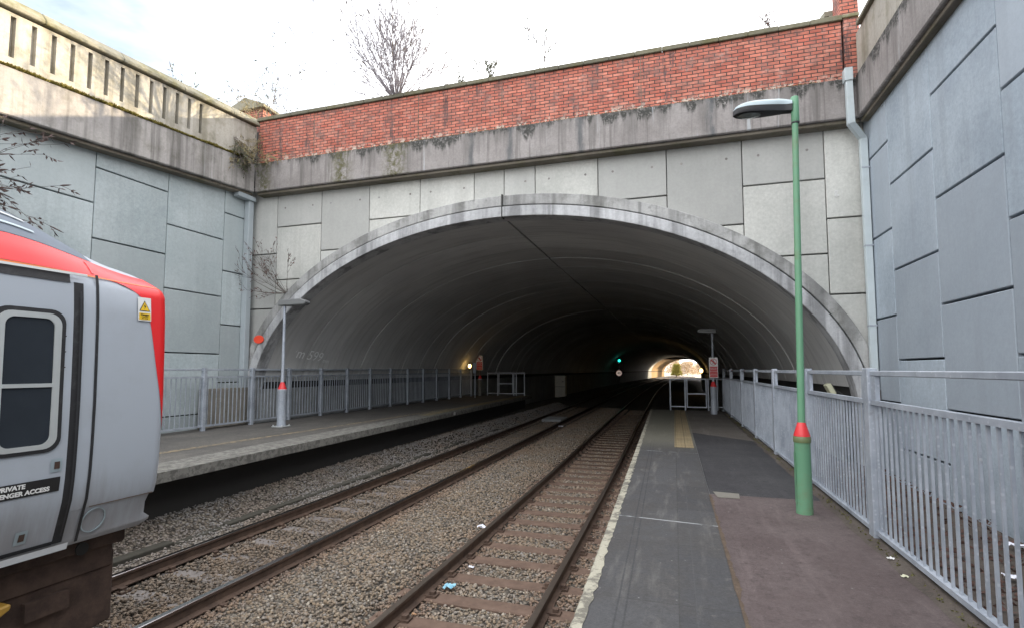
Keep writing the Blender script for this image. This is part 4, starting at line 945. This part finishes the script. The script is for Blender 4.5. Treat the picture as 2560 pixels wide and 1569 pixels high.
ct = thing('cable_trough', 'dark mossy cable trough running along the cess below the left platform', 'cable trough', (-7.1, 6, -.05))
m = MB()
for k in range(24):
    y = 2.2+.95*k; xo = -7.12+.05*mnoise.noise(Vector((0, y*.5, 0)))-.012*max(0, y-10); zo = .028+.03*mnoise.noise(Vector((3, y*.7, 0)))
    m.box(xo-.09, xo+.09, y, y+.93, zo-.14, zo+.012*math.sin(k*2.7))
m.build('lids', plain('mossy_trough_lid', (.05,.046,.036), .95, 0, .45, 9, .7, (.03,.03,.018), bump=.8), ct, .012)

# ------------------------------------------------------------------ downpipes
rp = thing('drainpipe', 'pale blue square downpipe with offset in the right corner', 'drainpipe', (3.6, 11.7, 2.2))
def sqtube(path, w, nm, mat, par):
    m = MB(); pr_ = None
    P_ = [Vector(p) for p in path]; rows = []
    for i, p in enumerate(P_):
        d = (P_[min(i+1, len(P_)-1)]-P_[max(i-1, 0)]).normalized(); u = Vector((0,1,0)).cross(d).normalized(); v = Vector((0,1,0))
        k = 1.0
        if 0 < i < len(P_)-1:
            a = (P_[i]-P_[i-1]).normalized(); b = (P_[i+1]-P_[i]).normalized(); k = 1/max(.5, math.cos(a.angle(b)/2))
        q = [p+(u*sx*k+v*sy)*w/2 for sx, sy in ((-1,-1),(1,-1),(1,1),(-1,1))]; rows.append(q+q[:1])
    m.grid(rows); m.add(rows[0][:4], [(0,1,2,3)]); m.add(rows[-1][:4], [(0,1,2,3)]); return m.build(nm, mat, par, .008)
sqtube([(3.49,11.74,8.60),(3.50,11.74,7.48),(3.76,11.95,7.22),(3.765,11.95,2.25)], .115, 'pipe', M_pipe, rp)
MB().box(3.41, 3.56, 11.66, 11.83, 8.36, 8.63).build('outlet_box', M_pipe, rp, .01)
for z in (6.6, 5.0, 3.4): MB().box(3.70, 3.842, 11.885, 12.02, z, z+.03).build('bracket', M_galv, rp)
MB().tube([(3.765,11.95,2.27),(3.80,11.92,2.14),(3.80,11.9,1.7)], .05, 8).build('broken_shoe', M_under, rp)
lp = thing('drainpipe', 'grey blue boxed downpipe in the left corner', 'drainpipe', (-11.7, 11.9, 1))
MB().box(-11.83, -11.66, 11.84, 12.02, 1.1, 7.42).build('pipe', M_pipe_left, lp, .01); MB().box(-11.80, -11.60, 11.40, 12.04, 7.425, 7.56).build('outlet_box', M_pipe_left, lp, .01)

# ------------------------------------------------------------------ shrubs and weeds
M_twigblue = plain('pale_grey_twig', (.22,.20,.215), .85); M_twigpale = plain('pale_twig', (.22,.185,.15), .85); M_twig = plain('dry_twig', (.085,.07,.06), .85); M_head = plain('dead_seed_head', (.10,.082,.07), .9); M_leafb = plain('brown_leaf', (.11,.045,.035), .8, 0, .35, 20); M_leafg = plain('dull_green_leaf', (.075,.085,.04), .7, 0, .35, 20); M_leafd = plain('dark_brown_leaf', (.065,.042,.038), .8, 0, .35, 20); M_straw = plain('dry_grass', (.23,.19,.10), .85)
def leaf(m, p, d, L, w, g):
    d = d.normalized(); s = d.cross(Vector((g.uniform(-1,1), g.uniform(-1,1), g.uniform(-1,1)))); s = s.normalized() if s.length > .01 else Vector((1,0,0)); n_ = d.cross(s)
    m.add([p, p+d*L*.4+s*w+n_*w*.3, p+d*L, p+d*L*.4-s*w+n_*w*.3], [(0,1,2),(0,2,3)])
def shrub(label, base, H, spread, n, seed, heads=.5, leaves=0, leafmat=None, axis=(0,0,1), r0=.014, kids=5, headL=.16, droop=.0, name='buddleia_shrub', tw=None, hm=None, cat='shrub', minr=.0034):
    g = random.Random(seed); t = thing(name, label, cat, base); ax = Vector(axis).normalized()
    st = MB(); hd = MB(); lv = MB(); B = Vector(base)
    def grow(p, d, L, r, lev):
        k = 6 if lev == 0 else 4; pts = [p.copy()]; dirs = []
        for i in range(k):
            d = (d+Vector((g.gauss(0,.10), g.gauss(0,.10), g.gauss(0,.08)))+Vector((0,0,(.07 if droop == 0 else -droop)))).normalized(); p = p+d*(L/k); pts.append(p.copy()); dirs.append(d.copy())
        st.tube(pts, [max(minr, r*(1-.75*i/k)) for i in range(k+1)], 4 if lev == 0 else 3, cap=False)
        if lev < 2:
            nk = kids if lev == 0 else max(2, kids-2)
            for j in range(nk):
                i = g.randint(1, k-1); q = Vector((g.gauss(0,1), g.gauss(0,1), g.gauss(0,1))); q = (q-dirs[i]*q.dot(dirs[i])).normalized()
                grow(pts[i+1], (dirs[i]+q*g.uniform(.35,.8)).normalized(), L*g.uniform(.3,.5), r*.5, lev+1)
        if g.random() < heads*(1, .35, .03)[lev]:
            L2 = headL*g.uniform(.5,1.2); e = pts[-1]; rr = g.uniform(.010,.018)*headL/.16
            hd.tube([e, e+d*L2*.3, e+d*L2*.7, e+d*L2], [rr*.5, rr, rr*.8, rr*.15], 5)
        for _ in range(leaves):
            i = g.randint(1, k); q = Vector((g.gauss(0,1), g.gauss(0,1), g.gauss(0,1)))
            leaf(lv, pts[i], dirs[i-1]+q*.7+Vector((0,0,-.4)), g.uniform(.05,.12)*headL/.16, g.uniform(.010,.02)*headL/.16, g)
    for i in range(n):
        q = Vector((g.gauss(0,1), g.gauss(0,1), g.gauss(0,1))); q = (q-ax*q.dot(ax)).normalized()
        th_ = g.random()**.75*spread; d = (ax*math.cos(th_)+q*math.sin(th_)).normalized()
        grow(B+q*.04, d, H*g.uniform(.55,1.05), r0*g.uniform(.6,1.1), 0)
    st.build('stems', tw or M_twig, t)
    b_ = len(lv.v); lv.v += hd.v; lv.f += [tuple(i+b_ for i in f) for f in hd.f]; lv.m += [1]*len(hd.f)
    if lv.f: lv.build('foliage', [leafmat or M_leafb, hm or M_head], t)
    return t
shrub('large bare buddleia bush with dead flower spikes on the brick coping', (-7.03, 12.05, 9.82), 2.45, 1.42, 95, 3, .6, 0, M_leafb, kids=5, r0=.013, headL=.15, minr=.0048, tw=M_twigblue)
shrub('sparse tall dead stems with dark seed heads on the brick coping', (-2.95, 12.12, 9.83), 1.15, .45, 7, 5, .8, 1, M_leafg, kids=3, r0=.009)
shrub('low leafy weed on the coping between the two taller shrubs', (-4.4, 12.15, 9.83), .55, .55, 7, 6, .3, 7, M_leafg, kids=3, r0=.006, headL=.12)
shrub('second low weed tuft nearer the large buddleia', (-5.15, 12.15, 9.84), .42, .4, 4, 16, .3, 6, M_leafg, kids=3, r0=.005, headL=.10)
shrub('faint dead weed at the right end of the brick coping', (2.2, 12.1, 9.84), .62, .45, 6, 7, .9, 2, M_leafb, kids=4, r0=.006, headL=.10)
shrub('thin bare shrub beyond the left corner, by the pitched brick pier', (-12.1, 13.4, 9.0), 2.6, .5, 10, 8, .8, 1, M_leafg, kids=5, r0=.012)
shrub('distant leafy shrub showing above the left coping', (-15.3, 15.0, 8.6), 3.5, .5, 9, 9, .6, 3, M_leafg, kids=5, r0=.014, headL=.22)
shrub('small shrub tip peeping over the left parapet', (-17.2, 14.2, 8.8), 3.2, .12, 3, 19, .7, 8, M_leafg, kids=3, r0=.012, headL=.2)
shrub('wiry dead buddleia rooted beside the left side of the arch ring', (-10.45, 12.05, 4.72), 1.35, 1.15, 12, 10, 1., 2, M_leafb, axis=(-.45,-.35,.75), kids=4, r0=.011, headL=.13)
shrub('brown weeds cascading from the left corner of the parapets', (-11.42, 11.75, 8.45), .75, .75, 16, 12, .4, 3, M_straw, axis=(.25,-.5,.5), kids=5, r0=.006, droop=.10, tw=M_straw, headL=.12)
shrub('dry creeper hanging over the left corner coping', (-11.7, 12.0, 9.9), .9, .9, 14, 14, .3, 2, M_straw, axis=(-.2,-.6,.5), kids=5, r0=.006, droop=.16, tw=M_straw, headL=.10)
shrub('dark-leaved plant hanging in from the left behind the train roof', (-11.5, 4.3, 5.6), 1.75, .40, 15, 15, 1., 4, M_leafd, axis=(.10,1,.12), kids=4, r0=.014, droop=.05, headL=.19, hm=M_leafd)
# weeds on the corner of the parapet face, growing out of the joint
shrub('dark leafy sprigs against the left parapet face near the corner', (-11.52, 11.1, 9.0), .8, .7, 8, 21, .9, 5, M_leafg, axis=(.35,.1,-.35), kids=4, r0=.005, droop=.1, headL=.13)
# moss and grass along ledges (countless)
def mossline(pts, n, h, wid, seed, mat, label):
    g = random.Random(seed); m = MB()
    for _ in range(n):
        i = g.randrange(len(pts)-1); a, b = Vector(pts[i]), Vector(pts[i+1]); p = a.lerp(b, g.random())
        cl = .5+.9*abs(mnoise.noise(p*1.3)); p += Vector((g.uniform(-wid, wid), g.uniform(-wid, wid)*.6, 0))
        for k in range(3):
            d = Vector((g.gauss(0,.6), g.gauss(0,.6), abs(g.gauss(.6,.4)))); leaf(m, p, d, h*cl*g.uniform(.5,1.3), h*.22, g)
    return tag(m.build('moss', mat, None, org=pts[0]), label, 'moss', kind='stuff')
M_moss = plain('golden_moss', (.20,.165,.035), .9, 0, .4, 6, .5, (.06,.06,.02)); M_moss2 = plain('olive_moss', (.10,.095,.035), .9, 0, .4, 6)
mossline([(-11.53, y, 8.065+sh(y)) for y in np.arange(4, 12, .5)], 5200, .08, .04, 31, M_moss, 'golden moss growing along the ledge of the left wall')
mossline([(x, 12.0, 9.875) for x in np.arange(-11.4, 3.5, .6)], 2200, .035, .12, 32, M_moss2, 'olive moss along the top of the brick parapet')
mossline([(x, 11.88, 8.505) for x in np.arange(-11.4, 3.3, .6)], 1500, .03, .025, 33, M_moss2, 'thin moss along the foot of the brickwork')
mossline([(1.79, y, .93) for y in np.arange(2, 21, .6)], 900, .035, .05, 34, M_moss2, 'moss and weeds under the right railing')
# leaf litter behind the right railing
g = random.Random(41); m = MB()
for _ in range(2600):
    p = Vector((g.uniform(2.0, 3.7), g.uniform(2.4, 11.5), .665+g.uniform(0,.03))); leaf(m, p, Vector((g.gauss(0,1), g.gauss(0,1), g.gauss(0,.3))), g.uniform(.03,.09), g.uniform(.01,.03), g)
tag(m.build('leaf_litter', plain('dead_leaves', (.085,.045,.035), .85, 0, .5, 12), None, org=(2.8,5,.66)), 'dead brown leaves on the verge behind the right railing', 'leaf litter', kind='stuff')

# ------------------------------------------------------------------ litter
def scrap(name, label, x, y, z, s, mat, seed):
    g = random.Random(seed); m = MB(); n = 5
    rows = [[(x+(i/n-.5)*s, y+(j/n-.5)*s*.7, z+g.uniform(0, s*.35)) for j in range(n+1)] for i in range(n+1)]
    m.grid(rows); return tag(m.build(name, mat, None, org=(x,y,z)), label, 'litter', 'litter on the line and platform')
M_paper = plain('white_paper', (.74,.75,.82), .7); M_bluep = plain('blue_wrapper', (.25,.50,.62), .4)
scrap('crumpled_paper', 'white crumpled paper left of the near track rail', -3.13, 8.35, -.08, .13, M_paper, 1)
scrap('crumpled_paper', 'small white scrap between the near rails', -2.72, 6.85, -.16, .08, M_paper, 2)
scrap('drink_wrapper', 'pale blue wrapper lying beside a timber sleeper', -2.72, 6.12, -.15, .14, M_bluep, 3)
scrap('crumpled_paper', 'white scrap on the cess beside the far track', -7.0, 8.5, -.08, .13, M_paper, 4)
scrap('crumpled_paper', 'white scrap on the verge seen through the right railing bars', 2.83, 5.9, .69, .10, M_paper, 5)
scrap('crumpled_paper', 'white scrap at the right frame edge behind the railing', 3.40, 6.9, .69, .16, M_paper, 6)
scrap('paper_fleck', 'tiny pale fleck on the tarmac by the railing kerb', 1.70, 4.95, .922, .05, M_cream, 7)
scrap('paper_fleck', 'tiny pale fleck tucked against the kerb under the railing', 1.74, 5.35, .93, .05, M_white, 8)
scrap('crumpled_paper', 'white scrap beside the slatted block in the far track', -4.95, 23.3, -.02, .2, M_paper, 9)
scrap('orange_stone_chip', 'orange chip on the ballast inside the near left rail', -2.80, 5.35, -.15, .06, plain('orange_chip', (.42,.25,.14), .8), 10)
# painted 100 on the coping face of the left platform
pm = thing('platform_marking', 'white painted number on the left platform coping face', 'marking', (-7.75, 17.8, .93))
text_mesh('100', .15, M_white, basis((elft(17.8)+.004, 17.8, .935), (-.033,1,0), (0,0,1)), 'numerals', pm, .001)
# ------------------------------------------------------------------ beyond the far mouth
M_pale = plain('sunlit_gravel', (.40,.35,.26), .9, 0, .2, .6)
struct(MB().add([(-80,199.6,-.3),(120,199.6,-.3),(120,420,.9),(-80,420,.9)], [(0,1,2,3)]).build('ground', M_pale))
def far_tree(label, x, y, h, r, seed, leafm, name='far_tree', n=900, cat='tree', ls=1.):
    g = random.Random(seed); t = thing(name, label, cat, (x, y, -.2)); MB().tube([(x,y,-.3),(x+.2,y,h*.4),(x-.1,y+.2,h*.8)], [.22,.14,.05], 6).build('trunk', M_twig, t); m = MB()
    for _ in range(n):
        a = g.uniform(0, 6.283); u = g.random(); rr = r*(1-.5*u)*g.random()**.5; p = Vector((x+rr*math.cos(a), y+rr*math.sin(a), h*(.12+.88*u))); leaf(m, p, Vector((g.gauss(0,1), g.gauss(0,1), g.gauss(0,1))), g.uniform(.3,.7)*ls, g.uniform(.1,.2)*ls, g)
    m.build('crown', leafm, t); return t
M_goldleaf = plain('golden_leaf', (.34,.30,.06), .7, 0, .4, 2); M_baretw = plain('bare_twigs', (.55,.42,.28), .9, 0, .4, 2)
far_tree('yellow-green bush lit by the sun at the left of the far tunnel mouth', .8, 206, 4.6, 2.2, 51, M_goldleaf, 'roadside_bush', 2000, 'bush')
for i, (x, y, h, r, lb) in enumerate(((6, 260, 6.3, 5, 'bare brown tree seen through the far mouth, left of centre'), (13, 275, 5.5, 5.5, 'bare brown tree seen through the far mouth, centre'), (20, 270, 5.8, 5, 'bare brown tree seen through the far mouth, right of centre'), (0, 290, 9, 5, 'taller bare tree behind the yellow-green bush'))): far_tree(lb, x, y, h, r, 60+i, M_baretw, 'bare_tree', 1500, ls=1.6)
